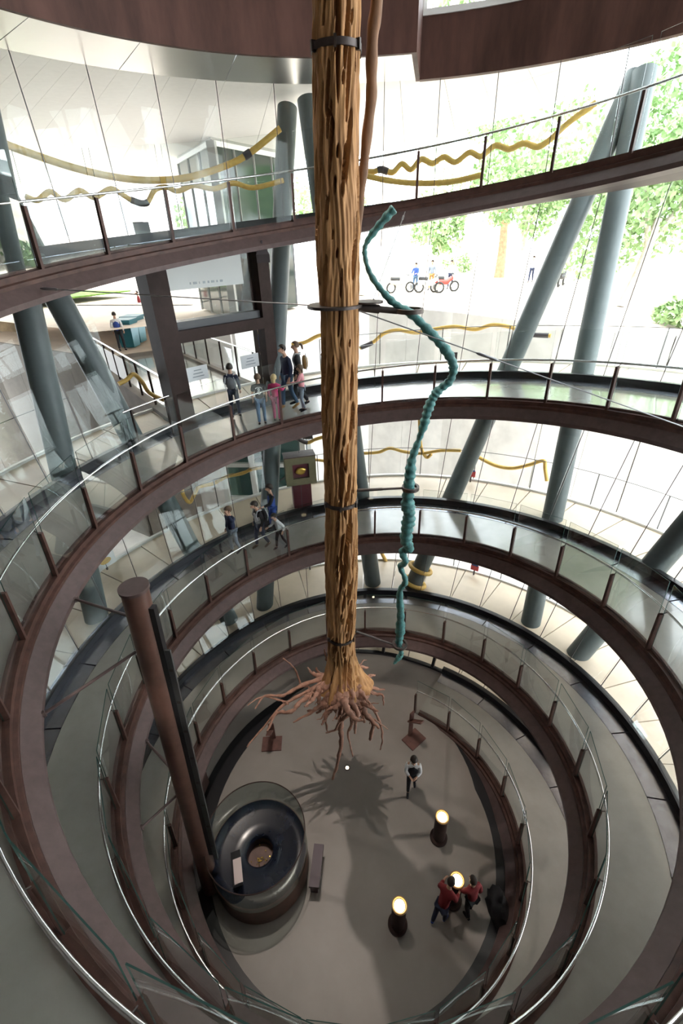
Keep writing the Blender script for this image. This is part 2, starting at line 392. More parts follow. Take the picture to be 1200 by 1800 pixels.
# canopy soffit outside, extended at left and rear to block sky and sun
can = thing('ceiling_canopy', (0, 12, CEIL), kind='structure')
edge = [(-14, -26), (-26, -16), (-34, 12), (-34, 27), (-11, 27), (-8.6, 22), (-.3, 21.4), (3.2, 16.6), (5.4, 13), (5.6, 10.2)]
def inner_pt(x, y): 
    s = 8.66/math.hypot(x, y); return (x*s, y*s)
for (x0, y0), (x1, y1) in zip(edge[:-1], edge[1:]):
    k = max(1, round(math.hypot(x1-x0, y1-y0)/2.4))
    for i in range(k):
        p0 = (x0+(x1-x0)*i/k, y0+(y1-y0)*i/k); p1 = (x0+(x1-x0)*(i+.992)/k, y0+(y1-y0)*(i+.992)/k)
        q0 = inner_pt(*p0); q1 = inner_pt(*p1); mb = MB()
        z = CEIL+.12
        mb.hexa([(*q0, z), (*p0, z+.1), (*p1, z+.1), (*q1, z)], [(*q0, z+.3), (*p0, z+.5), (*p1, z+.5), (*q1, z+.3)])
        mb.build('soffit_panel', 'outer_soffit', can)

# high unseen wall added on the left to shut out sky light
wn = thing('wall_sky_block_left', (-25, 0, FLOOR), kind='structure')
for i in range(9):
    mb = MB(); mb.box((-24.2, -20+i*4.0, 8.6), (.4, 3.98, 17.4)); mb.build('panel', 'concrete_shaded', wn)
wk = thing('wall_sky_block_rear', (-8, -11.5, FLOOR), kind='structure')  # unseen wall added at the rear so less sky light enters the yard
for i in range(9):
    mb = MB(); mb.box((-22.2+i*4.0, -11.6, 8.6), (3.98, .4, 17.4)); mb.build('panel', 'concrete_shaded', wk)
# ------------------------------------------------------------------ rays of the survey, used to read real positions at a known height or depth
def ray(px, py): return (_fw*FPX+_r2*(px-600)-_u2*(py-900)).normalized()
def PZ(px, py, z): d = ray(px, py); return CAM+d*((z-CAM.z)/d.z)
def PY(px, py, Y): d = ray(px, py); return CAM+d*((Y-CAM.y)/d.y)
def PR(px, py, r):
    d = ray(px, py); a = d.x*d.x+d.y*d.y; b = 2*(CAM.x*d.x+CAM.y*d.y); c = CAM.x**2+CAM.y**2-r*r
    return CAM+d*((-b+math.sqrt(b*b-4*a*c))/(2*a))
def smooth_path(pts, k=6):
    pts = [Vector(p) for p in pts]; P = [pts[0]]+pts+[pts[-1]]; out = []
    for i in range(1, len(P)-2):
        p0, p1, p2, p3 = P[i-1:i+3]
        for j in range(k):
            t = j/k; out.append(.5*((2*p1)+(p2-p0)*t+(2*p0-5*p1+4*p2-p3)*t*t+(3*p1-p0-3*p2+p3)*t**3))
    out.append(pts[-1]); return out

# ================================================================== THE HANGING TREE
mat('bark', (.50, .265, .105), .78, var=.45, scale=7, bump=.5, stretch=(2, 2, .35), col2=(.27, .13, .052))
mat('root', (.32, .165, .115), .8, var=.4, scale=9, bump=.4)
mat('vine_brown', (.22, .11, .055), .75, var=.4, scale=6, bump=.3, stretch=(2, 2, .4))
mat('teal', (.055, .19, .185), .5, var=.5, scale=14, bump=.5)
mat('steel_wire', (.30, .30, .31), .35, .9)
TZ = [4.9, 5.3, 6.0, 6.9, 8.4, 9.6, 10.7, 11.6, 12.7, 13.4, 14.3, 15.2, 15.6, 18.5]
TX = [-.57, -.565, -.555, -.54, -.49, -.465, -.46, -.445, -.405, -.415, -.405, -.38, -.36, -.30]
TR = [.40, .335, .275, .28, .30, .265, .26, .265, .255, .27, .255, .245, .24, .24]
TY = .9
tree = thing('hanging_tree', (TX[0], TY, 4.9), 'tall fluted brown tree trunk with spreading roots, hung upright in the middle of the well', 'tree')
def trunk():
    nz, na = 900, 300
    z = np.linspace(4.95, 18.4, nz)[:, None]; th = np.linspace(0, TAU, na, endpoint=False)[None, :]
    cx = np.interp(z, TZ, TX); r0 = np.interp(z, TZ, TR)
    wob = .35*np.sin(.9*z+1.0)+.2*np.sin(2.3*z+.5)
    rid = np.abs(np.cos(4.5*(th+.12*wob)+.7*np.sin(.75*z+1.3)+.5*np.sin(2*th)))
    rid2 = np.abs(np.cos(9.5*th+1.4*np.sin(1.7*z+3*th)+.8))
    r = r0*(1+.085*(rid-.6)+.05*(rid2-.6)+.012*np.sin(31*th+6*np.sin(3.1*z))+.01*np.sin(17*z+5*np.sin(3*th)))
    # flare of the buttress to the right at the foot
    fl = np.clip((6.4-z)/1.4, 0, 1)**1.6
    r = r*(1+fl*(.75*np.exp(-((th-.15)/.45)**2)+.75*np.exp(-((th-TAU-.15)/.45)**2)+.25*np.cos(5*th+1)**2))
    dep = np.zeros_like(r)
    for i in range(560):
        zc = rng.uniform(5.2, 18.3); tc = rng.uniform(0, TAU); L = rng.choice([.05, .09, .15, .24, .38], p=[.15, .2, .25, .25, .15])*rng.uniform(.8, 1.3); w = rng.uniform(.012, .020)+.008*(L > .2)
        iz = np.where(np.abs(z[:, 0]-zc) < L)[0]
        if not len(iz): continue
        dt = (th-tc+PI) % TAU-PI; bend = .12*np.sin(3*(z[iz]-zc))
        q = ((dt-bend)*.27/w)**2+((z[iz]-zc)/L)**4
        dep[iz] = np.maximum(dep[iz], .15*np.clip((1-q)*5, 0, 1))
    # one long split down the upper front
    q = ((((th-4.85+PI) % TAU)-PI)*.26/.03)**2+((z-16.6)/1.75)**8
    dep = np.maximum(dep, .11*np.clip((1-q)*2, 0, 1))
    r = r-dep
    co = np.stack([cx+r*np.cos(th), TY+r*np.sin(th), np.broadcast_to(z, r.shape)], -1).reshape(-1, 3)
    idx = np.arange(nz*na).reshape(nz, na); a = idx[:-1]; b = np.roll(idx, -1, 1)[:-1]; c = np.roll(idx, -1, 1)[1:]; d = idx[1:]
    F = np.stack([a, b, c, d], -1).reshape(-1, 4).astype(np.int32)
    me = bpy.data.meshes.new('trunk'); me.vertices.add(len(co)); me.vertices.foreach_set('co', co.ravel().astype(np.float32))
    me.loops.add(F.size); me.loops.foreach_set('vertex_index', F.ravel()); me.polygons.add(len(F))
    me.polygons.foreach_set('loop_start', np.arange(0, F.size, 4, dtype=np.int32)); me.polygons.foreach_set('loop_total', np.full(len(F), 4, np.int32))
    me.update(calc_edges=True); me.polygons.foreach_set('use_smooth', np.ones(len(F), bool)); me.materials.append(MATS['bark'])
    o = bpy.data.objects.new('trunk', me); COL.objects.link(o); o.parent = tree; o.matrix_parent_inverse = pmi(tree)
trunk()
def root(pts, r0, r1, k=5):
    P = smooth_path(pts, k); n = len(P)
    P = [p+Vector((rng.normal()*.008, rng.normal()*.008, rng.normal()*.008)) if 0 < i < n-1 else p for i, p in enumerate(P)]
    rad = [1.25*(r0+(r1-r0)*(i/(n-1))**.75)*(1+.18*math.sin(i*2.1+r0*90)) for i in range(n)]
    mb = MB(); mb.tube(P, rad, 7); mb.build('root', 'root', tree, 60); return P
def zpath(px, z0, z1): return [PZ(x, y, z0+(z1-z0)*i/(len(px)-1)) for i, (x, y) in enumerate(px)]
def ypath(px, y0, y1): return [PY(x, y, y0+(y1-y0)*i/(len(px)-1)) for i, (x, y) in enumerate(px)]
root(zpath([(583, 1196), (545, 1212), (500, 1238), (470, 1270), (434, 1313)], 5.1, 4.35), .05, .012)
root(zpath([(582, 1204), (535, 1228), (512, 1250), (490, 1252), (478, 1264), (470, 1286)], 5.0, 4.5), .055, .018)
root(zpath([(575, 1190), (530, 1205), (497, 1222), (465, 1224), (448, 1246)], 5.1, 4.6), .05, .012)
root(zpath([(507, 1237), (490, 1231), (462, 1224), (435, 1240)], 4.8, 4.7), .025, .010)
root(ypath([(540, 1206), (529, 1203), (518, 1175), (497, 1157)], 1.1, 1.3), .028, .012)
root(zpath([(585, 1215), (560, 1242), (545, 1254), (515, 1270)], 4.9, 4.5), .06, .014)
root(ypath([(601, 1215), (600, 1250), (598, 1282), (600, 1305), (592, 1345), (584, 1370)], .75, .25), .085, .022)
root(ypath([(612, 1205), (625, 1240), (640, 1255), (655, 1270), (650, 1300)], .8, .5), .085, .03)
root(ypath([(622, 1205), (640, 1225), (665, 1265), (672, 1300), (668, 1318)], .95, .8), .05, .010)
root(ypath([(620, 1190), (650, 1208), (676, 1212)], 1.1, 1.2), .07, .014)
root(ypath([(625, 1200), (655, 1218), (672, 1222), (674, 1240)], 1.0, .9), .05, .010)
root(ypath([(612, 1230), (618, 1270), (612, 1290), (620, 1330)], .8, .5), .05, .012)
root(ypath([(590, 1220), (580, 1250), (572, 1260), (575, 1285)], .7, .6), .055, .015)
root(ypath([(580, 1215), (565, 1240), (557, 1246), (540, 1250)], .7, .6), .06, .02)
root(ypath([(605, 1250), (590, 1280), (572, 1288)], .6, .4), .04, .012)
root(ypath([(650, 1262), (665, 1270), (682, 1282)], .6, .6), .025, .006)
root(ypath([(574, 1160), (571, 1148), (570, 1140)], .95, .95), .02, .008)
for i in range(64):
    a = rng.uniform(0, TAU); b0 = Vector((TX[0]+.34*math.cos(a), TY+.34*math.sin(a), rng.uniform(4.75, 5.3))); L = rng.uniform(.3, .8); dn = rng.uniform(-1.1, .0)
    p = [Vector((TX[0]+.12*math.cos(a), TY+.12*math.sin(a), b0.z+.15)), b0]; d = Vector((math.cos(a), math.sin(a), dn))
    for j in range(4):
        d = (d+Vector((rng.normal()*.38, rng.normal()*.38, rng.normal()*.28-.10))).normalized(); p.append(p[-1]+d*L/4)
    P = root(p, rng.uniform(.06, .125), rng.uniform(.010, .022), 4)
    if i % 2:
        q = P[len(P)//2]; d2 = (d+Vector((rng.normal()*.6, rng.normal()*.6, rng.normal()*.4-.3))).normalized(); root([q, q+d2*.12, q+d2*.22+Vector((0, 0, rng.normal()*.05)), q+d2*.34], .02, .006, 3)
# iron collars round the trunk
for z, rr in ((15.33, .27), (9.83, .285), (6.66, .295)):
    x = np.interp(z, TZ, TX); mb = MB()
    mb.lathe((x, TY, z), [(rr-.03, -.03), (rr, -.03), (rr, .03), (rr-.03, .03)], 40, False, False); c = mb.build('collar', 'iron', tree, 40)
    for j in range(6):
        a = TAU*j/6-.5; mb = MB(); mb.box((x+rr*math.cos(a), TY+rr*math.sin(a), z), (.05, .03, .09), a); mb.build('bolt', 'iron', c)
mb = MB(); mb.lathe((-.47, TY, 12.85), [(.20, -.018), (.37, -.018), (.37, .018), (.20, .018)], 48, False, False); mb.build('collar_plate', 'iron', tree, 40)
# brackets that carry the teal vine
def bracket(a, c, rr, label, big=False):
    a = Vector(a); c = Vector(c); t = thing('ring_bracket', a, label, 'bracket', 'iron brackets that hold the teal vine')
    d = c-a; d.z = 0; d.normalize(); e = c-d*rr; m = a.lerp(e, .55); mb = MB()
    mb.tube([a, m], .055 if big else .026, 10); mb.tube([m, e], .04 if big else .02, 10); mb.build('arm', 'iron', t, 40)
    mb = MB(); n = 40; P = [c+Vector((rr*math.cos(TAU*i/n), rr*math.sin(TAU*i/n), 0)) for i in range(n+1)]
    mb.lathe(c, [(rr-.022, -.028), (rr+.02, -.028), (rr+.02, .028), (rr-.022, .028)], n, False, False); mb.f += [[0+j, (j+1) % n, 3*n+(j+1) % n, 3*n+j] for j in range(n)]; mb.m += [0]*n
    r = mb.build('ring', 'iron', t, 40)
    for j in range(4):
        q = TAU*j/4+.6; mb = MB(); mb.beam(c+Vector((math.cos(q), math.sin(q), 0))*(rr-.01), c+Vector((math.cos(q), math.sin(q), 0))*(rr-.075), .02, .02); mb.build('pin', 'iron', r)
bracket((-.17, .9, 12.83), (.54, 1.0, 12.76), .17, 'thick iron bracket with open ring, highest on the trunk', True)
bracket((-.2, .9, 10.03), (.70, 1.0, 10.03), .125, 'iron bracket with ring at mid height, level with second ramp turn')
bracket((-.24, .9, 6.75), (.68, 1.0, 6.30), .14, 'lowest iron bracket with ring, just above the roots')
mb = MB(); mb.lathe((-.02, .98, 12.88), [(.20, -.012), (.20, .012)], 32); tag(mb.build('iron_plate', 'iron', None, 40), 'small round iron plate at the inner end of the thick bracket', 'plate')
# teal vine
TV = [[.29, 1, 13.92], [.12, 1, 13.76], [-.04, 1, 13.58], [-.07, 1, 13.44], [0, 1, 13.22], [.17, 1, 13.0], [.35, 1, 12.84], [.56, 1, 12.72], [.79, 1, 12.52], [1.0, 1, 12.32], [1.16, 1, 12.12], [1.21, 1, 11.96], [1.17, 1, 11.8], [1.03, 1, 11.67], [.95, 1, 11.55], [.89, 1, 11.37], [.85, 1, 11.15], [.78, 1, 10.87], [.70, 1, 10.57], [.68, 1, 10.27], [.67, 1, 10.0], [.67, 1, 9.72], [.71, 1, 9.5], [.69, 1, 9.26], [.68, 1, 8.96], [.75, 1, 8.79], [.62, 1.05, 8.68], [.69, .95, 8.51], [.61, 1.05, 8.31], [.71, .95, 8.06], [.62, 1, 7.75], [.66, 1, 7.15], [.67, 1, 6.67], [.66, 1, 6.34], [.70, 1, 6.14], [.72, 1, 6.0], [.66, 1, 5.86], [.58, 1, 5.7]]
TVR = [.045, .045, .03, .028, .03, .04, .045, .05, .055, .06, .06, .055, .05, .06, .06, .065, .06, .04, .06, .08, .085, .10, .09, .10, .09, .07, .055, .05, .05, .045, .05, .07, .085, .06, .03, .05, .05, .02]
P = smooth_path(TV, 8); R = [1.12*np.interp(i/8, range(len(TVR)), TVR)*(1+.14*math.sin(i*1.7)+.08*math.sin(i*.6)) for i in range(len(P))]
mb = MB(); mb.tube(P, R, 12); tag(mb.build('teal_vine', 'teal', None, 70), 'thick twisting teal vine hanging right of the trunk in iron rings', 'vine')
BV = [[.09, 1.0, 17.5], [.07, 1, 16.4], [.05, 1, 15.71], [.01, 1, 15.46], [0, 1, 15.19], [0, 1, 14.96], [-.04, 1, 14.67], [-.08, 1, 14.36], [-.12, 1, 14.08], [-.15, 1, 13.79], [-.18, .98, 13.55]]
P = smooth_path(BV, 6); mb = MB(); mb.tube(P, [np.interp(i/len(P), [0, .3, .6, 1], [.075, .065, .06, .045])*(1+.07*math.sin(i*.9)) for i in range(len(P))], 12)
tag(mb.build('brown_vine', 'vine_brown', None, 70), 'smooth brown woody vine hanging close to the right side of the trunk top', 'vine')
# wires
def wire(a, b, label, turn=None):
    a = Vector(a); b = Vector(b); t = thing('stay_wire', a, label, 'wire', 'wires that steady the tree')
    mb = MB(); mb.tube([a, b], .009, 6); mb.build('cable', 'steel_wire', t)
    q = turn if turn is not None else .92; c = a.lerp(b, q); d = (b-a).normalized()*.16
    mb = MB(); mb.tube([c-d, c-d*.8, c, c+d*.8, c+d], [.012, .022, .02, .022, .012], 8); mb.build('turnbuckle', 'steel_wire', t, 50)
wire((-.80, .85, 12.87), RP(3.797, -.2, -.22), 'thin steel wire from the trunk plate to the upper left ramp', .96)
wire((-.14, .75, 12.80), RP(3.235, -.1, -.1), 'thin steel wire crossing in front of the grey columns on the right', .3)
wire((.05, 1.1, 12.9), RP(4.012, -.2, -.18), 'short steel wire under the upper ramp beside the teal vine top', .9)
# ================================================================== EXHIBITS ON THE FLOOR
mat('post_brown', (.115, .055, .04), .4, .1, var=.25, scale=4)
mat('bowl_blue', (.008, .011, .022), .22, .0, var=.3, scale=3)
mat('gold', (.75, .52, .12), .3, .9)
mat('sheet', (.62, .50, .48), .6)
mat('lamp_glow', (1, .86, .58), .5, emis=5., ecol=(1, .80, .50))
mat('lamp_ring', (.55, .33, .12), .4, .4)
mat('black_soft', (.014, .013, .015), .85)
mat('olive', (.17, .155, .085), .5, var=.12)
mat('maroon', (.12, .025, .035), .5, var=.1)
mat('purple_grey', (.10, .07, .085), .5)
mat('rust_plate', (.13, .055, .042), .6, .1, var=.35, scale=5)
# tall brown post
PB, PT = Vector((-3.42, -1.66, FLOOR)), Vector((-3.20, -1.13, 9.58))
pl = lambda z: PB+(PT-PB)*((z-PB.z)/(PT.z-PB.z))
post = thing('exhibit_post', PB, 'tall round brown post with a dark slotted side, standing beside the round exhibit table', 'post')
mb = MB(); mb.tube([PB, pl(5), PT], .185, 36); mb.build('shaft', 'post_brown', post, 40)
mb = MB(); mb.tube([PT, PT+Vector((0, 0, .05))], .205, 36); mb.build('cap', 'skirt', post, 40)
off = Vector((.20, -.02, 0))
mb = MB(); mb.beam(pl(2.9)+off, pl(9.3)+off, .10, .10, up=(0, 1, 0)); mb.build('slot', 'black_edge', post)
mb = MB(); mb.beam(pl(2.7)+off*1.45, pl(8.5)+off*1.45, .035, .08, up=(1, 0, 0)); tk = mb.build('track', 'thin_metal', post)
for i in range(8):
    z = 3.2+i*.7; mb = MB(); mb.box(pl(z)+off*1.25, (.12, .05, .05)); mb.build('bracket', 'iron', tk)
def strut(a, b, label):
    a = Vector(a); t = thing('stay_rod', a, label, 'rod', 'brown rods between the post and the ramp'); mb = MB(); mb.tube([a, b], .024, 8); mb.build('rod', 'skirt', t, 50)
    mb = MB(); d = (Vector(b)-a).normalized()*.03; mb.tube([Vector(b)-d, Vector(b)+d*.3], .05, 10); mb.build('flange', 'skirt', t, 50)
strut(pl(9.1)+Vector((-.17, 0, 0)), RP(2.737, -.27, -.37), 'short brown rod from the post top to the ramp on the left')
strut(pl(8.5)+Vector((-.15, -.05, 0)), RP(2.672, -.27, -.37), 'long brown rod slanting from the post down left to the ramp')
strut(pl(5.6)+Vector((-.17, 0, 0)), RP(1.728, -.27, -.37), 'lower brown rod from the post to the second ramp turn')
strut(pl(4.9)+Vector((-.17, -.05, 0)), RP(1.672, -.27, -.37), 'lowest thin brown rod from the post to the ramp edge')
# round coin-funnel table
DC = Vector((-2.33, -1.24, FLOOR)); drum = thing('funnel_table', DC, 'round brown exhibit table with dark blue funnel top and glass guard', 'table')
mb = MB(); mb.lathe(DC, [(.98, 0), (.98, .05), (1.04, .06), (1.04, .80), (1.02, .82)], 64, True, False); mb.build('body', 'post_brown', drum, 40)
mb = MB(); mb.lathe(DC, [(1.02, .82), (1.0, .84), (.80, .805), (.55, .785), (.33, .765), (.292, .74), (.285, .40)], 64, False, False); mb.build('funnel', 'bowl_blue', drum, 60)
mb = MB(); mb.lathe(DC+Vector((.0, .0, .40)), [(.285, 0), (.285, .004)], 40); well = mb.build('coin_well', 'post_brown', drum)
cm = None
for i in range(34):
    a = rng.uniform(0, TAU); q = abs(rng.normal())*.11; p = DC+Vector((.0+q*math.cos(a), -.06+q*math.sin(a), .415+.006*(i % 5)))
    mb = MB(); mb.lathe((0, 0, 0), [(.013, 0), (.013, .003)], 10)
    if cm is None: o = mb.build('coin', 'gold', well); cm = o.data
    else: o = bpy.data.objects.new('coin', cm); COL.objects.link(o); o.parent = well; o.matrix_parent_inverse = pmi(well)
    o.location = p; o.rotation_euler = (rng.uniform(-.5, .5), rng.uniform(-.5, .5), 0)
mb = MB(); mb.lathe(DC, [(1.042, .70), (1.042, 1.56), (1.052, 1.56), (1.052, .70)], 72, False, False); mb.f += [[j, (j+1) % 72, 216+(j+1) % 72, 216+j] for j in range(72)]; mb.m += [0]*72; g = mb.build('glass_guard', 'box_glass', drum, 40)
mb = MB(); n = 72; mb.tube([DC+Vector((1.047*math.cos(TAU*i/n), 1.047*math.sin(TAU*i/n), 1.565)) for i in range(n+1)], .012, 6); mb.build('rim', 'corten_dark', g, 60)
c = Vector((PZ(416, 1526, FLOOR+.95))); R = Matrix.Rotation(.38, 3, 'Z') @ Matrix.Rotation(-.35, 3, 'X')
mb = MB(); mb.box(c, (.20, .78, .05), R=R); ch = mb.build('coin_chute', 'black_soft', drum)
mb = MB(); mb.box(c+R@Vector((.02, -.09, .03)), (.17, .56, .012), R=R); mb.build('chute_notice', 'sheet', ch)
mb = MB(); p = PZ(556, 1520, FLOOR+.44); mb.box((p.x, p.y, FLOOR+.40), (.22, .80, .08), -.04); bench = thing('exhibit_bench', (p.x, p.y, FLOOR), 'small dark purple bench beside the round exhibit table', 'bench'); mb.build('seat', 'purple_grey', bench)
mb = MB(); mb.box((p.x-.02, p.y, FLOOR+.18), (.16, .70, .36), -.04); mb.build('base', 'purple_grey', bench)
# lamp pillars
def lamp(p, h, label):
    p = Vector((p.x, p.y, FLOOR)); t = thing('lamp_pillar', p, label, 'lamp', 'glowing brown lamp pillars on the floor')
    mb = MB(); mb.lathe(p, [(.20, 0), (.20, .07), (.17, .09)], 28); mb.build('base', 'corten_dark', t, 40)
    mb = MB(); mb.lathe(p, [(.145, .09), (.145, h-.03)], 28); mb.build('shaft', 'corten_dark', t, 40)
    mb = MB(); mb.lathe(p, [(.145, h-.03), (.155, h-.02), (.155, h+.02), (.135, h+.025), (.12, h)], 28, False, False); mb.build('collar', 'lamp_ring', t, 40)
    mb = MB(); mb.lathe(p, [(.108, h-.01), (.105, h+.006), (.06, h+.012)], 28); mb.build('light_disc', 'lamp_glow', t, 40)
LH = .98
lamp(PZ(777, 1436, FLOOR+LH), LH, 'glowing lamp pillar farthest from the viewer, right of the tree shadow')
lamp(PZ(702, 1592, FLOOR+LH), LH, 'glowing lamp pillar standing alone at the bottom of the floor')
lamp(PZ(803, 1547, FLOOR+LH), LH, 'glowing lamp pillar touched by the two people in red')
# floor spot, small
p = PZ(610, 1350, FLOOR); t = thing('floor_spot', p, 'tiny glowing round light set in the floor within the root shadow', 'lamp')
mb = MB(); mb.lathe(p, [(.07, 0), (.07, .012), (.05, .014)], 20); mb.build('housing', 'corten_dark', t, 40)
mb = MB(); mb.lathe(p+Vector((0, 0, .012)), [(.045, 0), (.045, .006)], 20); mb.build('light_disc', 'lamp_glow', t)
# rusty lectern stands
def stand(p, rz, label, h=1.0):
    p = Vector((p.x, p.y, FLOOR)); t = thing('information_stand', p, label, 'stand', 'rusty steel stands at the foot of the ramp'); R = Matrix.Rotation(rz, 3, 'Z')
    mb = MB(); mb.box(p+R@Vector((0, 0, .02)), (.55, .42, .04), rz); mb.build('base_plate', 'rust_plate', t)
    mb = MB(); mb.box(p+R@Vector((.02, .16, h/2)), (.16, .03, h), rz); mb.build('upright', 'rust_plate', t)
    mb = MB(); R2 = R @ Matrix.Rotation(-.75, 3, 'X'); mb.box(p+R@Vector((.0, .0, h*.8)), (.14, .62, .03), R=R2); mb.build('slanted_panel', 'rust_plate', t)
stand(PZ(727, 1300, FLOOR), .75, 'rusty brown information stand at the start of the ramp balustrade', 1.05)
stand(PZ(478, 1308, FLOOR), .1, 'dark rusty stand half hidden behind the left roots', .7)
# heap of dark coats
p = PZ(876, 1604, FLOOR); mb = MB(); n = 14
for k, (dx, dy, r, h) in enumerate(((0, 0, .27, .42), )):
    V = []; F = []
    for i in range(9):
        a = i/8*PI/2
        for j in range(n):
            b = TAU*j/n; q = 1+.16*math.sin(3*b+i)+.1*math.sin(5*b+2*i); V.append((p.x+(dx+r*math.cos(a)*math.cos(b)*q*.8), p.y+dy+r*math.cos(a)*math.sin(b)*q*1.5, FLOOR+.012+h*math.sin(a)*(1+.12*math.sin(2*b))))
    F += [[i*n+j, i*n+(j+1) % n, (i+1)*n+(j+1) % n, (i+1)*n+j] for i in range(8) for j in range(n)]; F.append(list(range(n))[::-1])
    mb.add(V, F)
tag(mb.build('coat_heap', 'black_soft', None, 60), 'black heap of coats on the floor edge below the right ramp', 'coats')
# display box on the gallery
bx = RP(1.952, GO(1.952)+.5, .03); a = TAU*1.952; rzb = -a; R = Matrix.Rotation(rzb, 3, 'Z')
box = thing('display_case', bx, 'olive square display case on a maroon pedestal behind the glass', 'display')
mb = MB(); mb.box(bx+Vector((0, 0, .42)), (.58, .34, .84), rzb); mb.build('pedestal', 'maroon', box)
zc = 1.30; w, h, d = .94, .92, .46
mb = MB()
for cx, cz, sx, sz in ((0, h/2-.11, w, .22), (0, -h/2+.11, w, .22), (-w/2+.11, 0, .22, h-.44), (w/2-.11, 0, .22, h-.44)):
    q = MB(); q.box(bx+R@Vector((cx, -d/2+.03, zc+cz)), (sx, .06, sz), rzb); q.build('frame_piece', 'olive', box)
mb.box(bx+R@Vector((0, .03, zc)), (w, d-.06, h), rzb)
shell = MB(); shell.box(bx+R@Vector((0, .05, zc)), (w-.02, d-.12, h), rzb); shell.build('shell', 'olive', box)
q = MB(); q.box(bx+R@Vector((0, -d/2+.095, zc)), (w-.44, .012, h-.44), rzb); q.build('backing', 'maroon', box)
q = MB(); nn = 16
q.lathe((0, 0, 0), [(.05, -.02), (.12, 0), (.155, .05), (.14, .085), (.09, .10), (.05, .085)], nn); ob = q.build('golden_fossil', 'gold', box, 60)
for i, vv in enumerate(ob.data.vertices): vv.co.x *= 1.05+.1*math.sin(4*math.atan2(vv.co.y, vv.co.x)); vv.co.y *= .8
ob.matrix_parent_inverse = Matrix(); ob.location = R@Vector((0, -d/2+.09, zc)); ob.rotation_euler = (PI/2, 0, rzb)
q = MB(); q.box(bx+R@Vector((0, 0, zc+h/2+.015)), (w+.02, d, .03), rzb); q.build('lid', 'skirt', box)
# ================================================================== PEOPLE
mat('skin', (.50, .29, .20), .55); mat('hair_dark', (.022, .014, .010), .6); mat('hair_blond', (.50, .36, .17), .55); mat('hair_brown', (.10, .055, .03), .6)
PALETTE = dict(navy=(.018, .025, .06), grey=(.16, .17, .19), black=(.012, .012, .015), jeans=(.07, .13, .22), pink=(.55, .10, .22), lightpink=(.72, .30, .33), magenta=(.50, .04, .14), violet=(.42, .22, .36),
  greyblue=(.19, .22, .27), white=(.7, .7, .7), red=(.22, .02, .025), blue=(.03, .07, .28), brown=(.09, .05, .03), tan=(.35, .20, .07), lightgrey=(.42, .44, .46), darkjeans=(.025, .035, .07))
for k, c in PALETTE.items(): mat('cloth_'+k, c, .85, var=.12, scale=20)
def skinned(name, chains, m, parent, sub=1, root_first=True):
    """chains: list of lists of (co, radius); identical coordinates are shared"""
    V = []; E = []; R = []; key = {}
    for ch in chains:
        prev = None
        for co, r in ch:
            k = (round(co[0], 4), round(co[1], 4), round(co[2], 4))
            if k not in key: key[k] = len(V); V.append(tuple(co)); R.append(r)
            i = key[k]
            if prev is not None and prev != i: E.append((prev, i))
            prev = i
    me = bpy.data.meshes.new(name); me.from_pydata(V, E, []); o = bpy.data.objects.new(name, me); COL.objects.link(o)
    md = o.modifiers.new('Skin', 'SKIN'); md.use_smooth_shade = True; md.branch_smoothing = .6
    sv = me.skin_vertices[0].data
    for i, r in enumerate(R): sv[i].radius = (r if hasattr(r, '__len__') else (r, r)); sv[i].use_root = (i == 0)
    s = o.modifiers.new('Sub', 'SUBSURF'); s.levels = sub; s.render_levels = sub
    bpy.context.view_layer.update(); dg = bpy.context.evaluated_depsgraph_get()
    nm = bpy.data.meshes.new_from_object(o.evaluated_get(dg)); nm.name = name; nm.materials.clear(); nm.materials.append(MATS[m])
    bpy.data.objects.remove(o); bpy.data.meshes.remove(me)
    o = bpy.data.objects.new(name, nm); COL.objects.link(o); o.parent = parent
    return o
def ell(name, c, r, m, parent, n=14, cut=None, R=None):
    V = []; F = []; k = 10
    for i in range(k+1):
        a = -PI/2+PI*i/k
        for j in range(n):
            b = TAU*j/n; p = Vector((r[0]*math.cos(a)*math.cos(b), r[1]*math.cos(a)*math.sin(b), r[2]*math.sin(a)))
            if cut: p = cut(p)
            if R: p = R@p
            V.append(Vector(c)+p)
    F = [[i*n+j, i*n+(j+1) % n, (i+1)*n+(j+1) % n, (i+1)*n+j] for i in range(k) for j in range(n)]
    me_ = mesh_obj(name, V, F, m, None, 60); me_.parent = parent; return me_
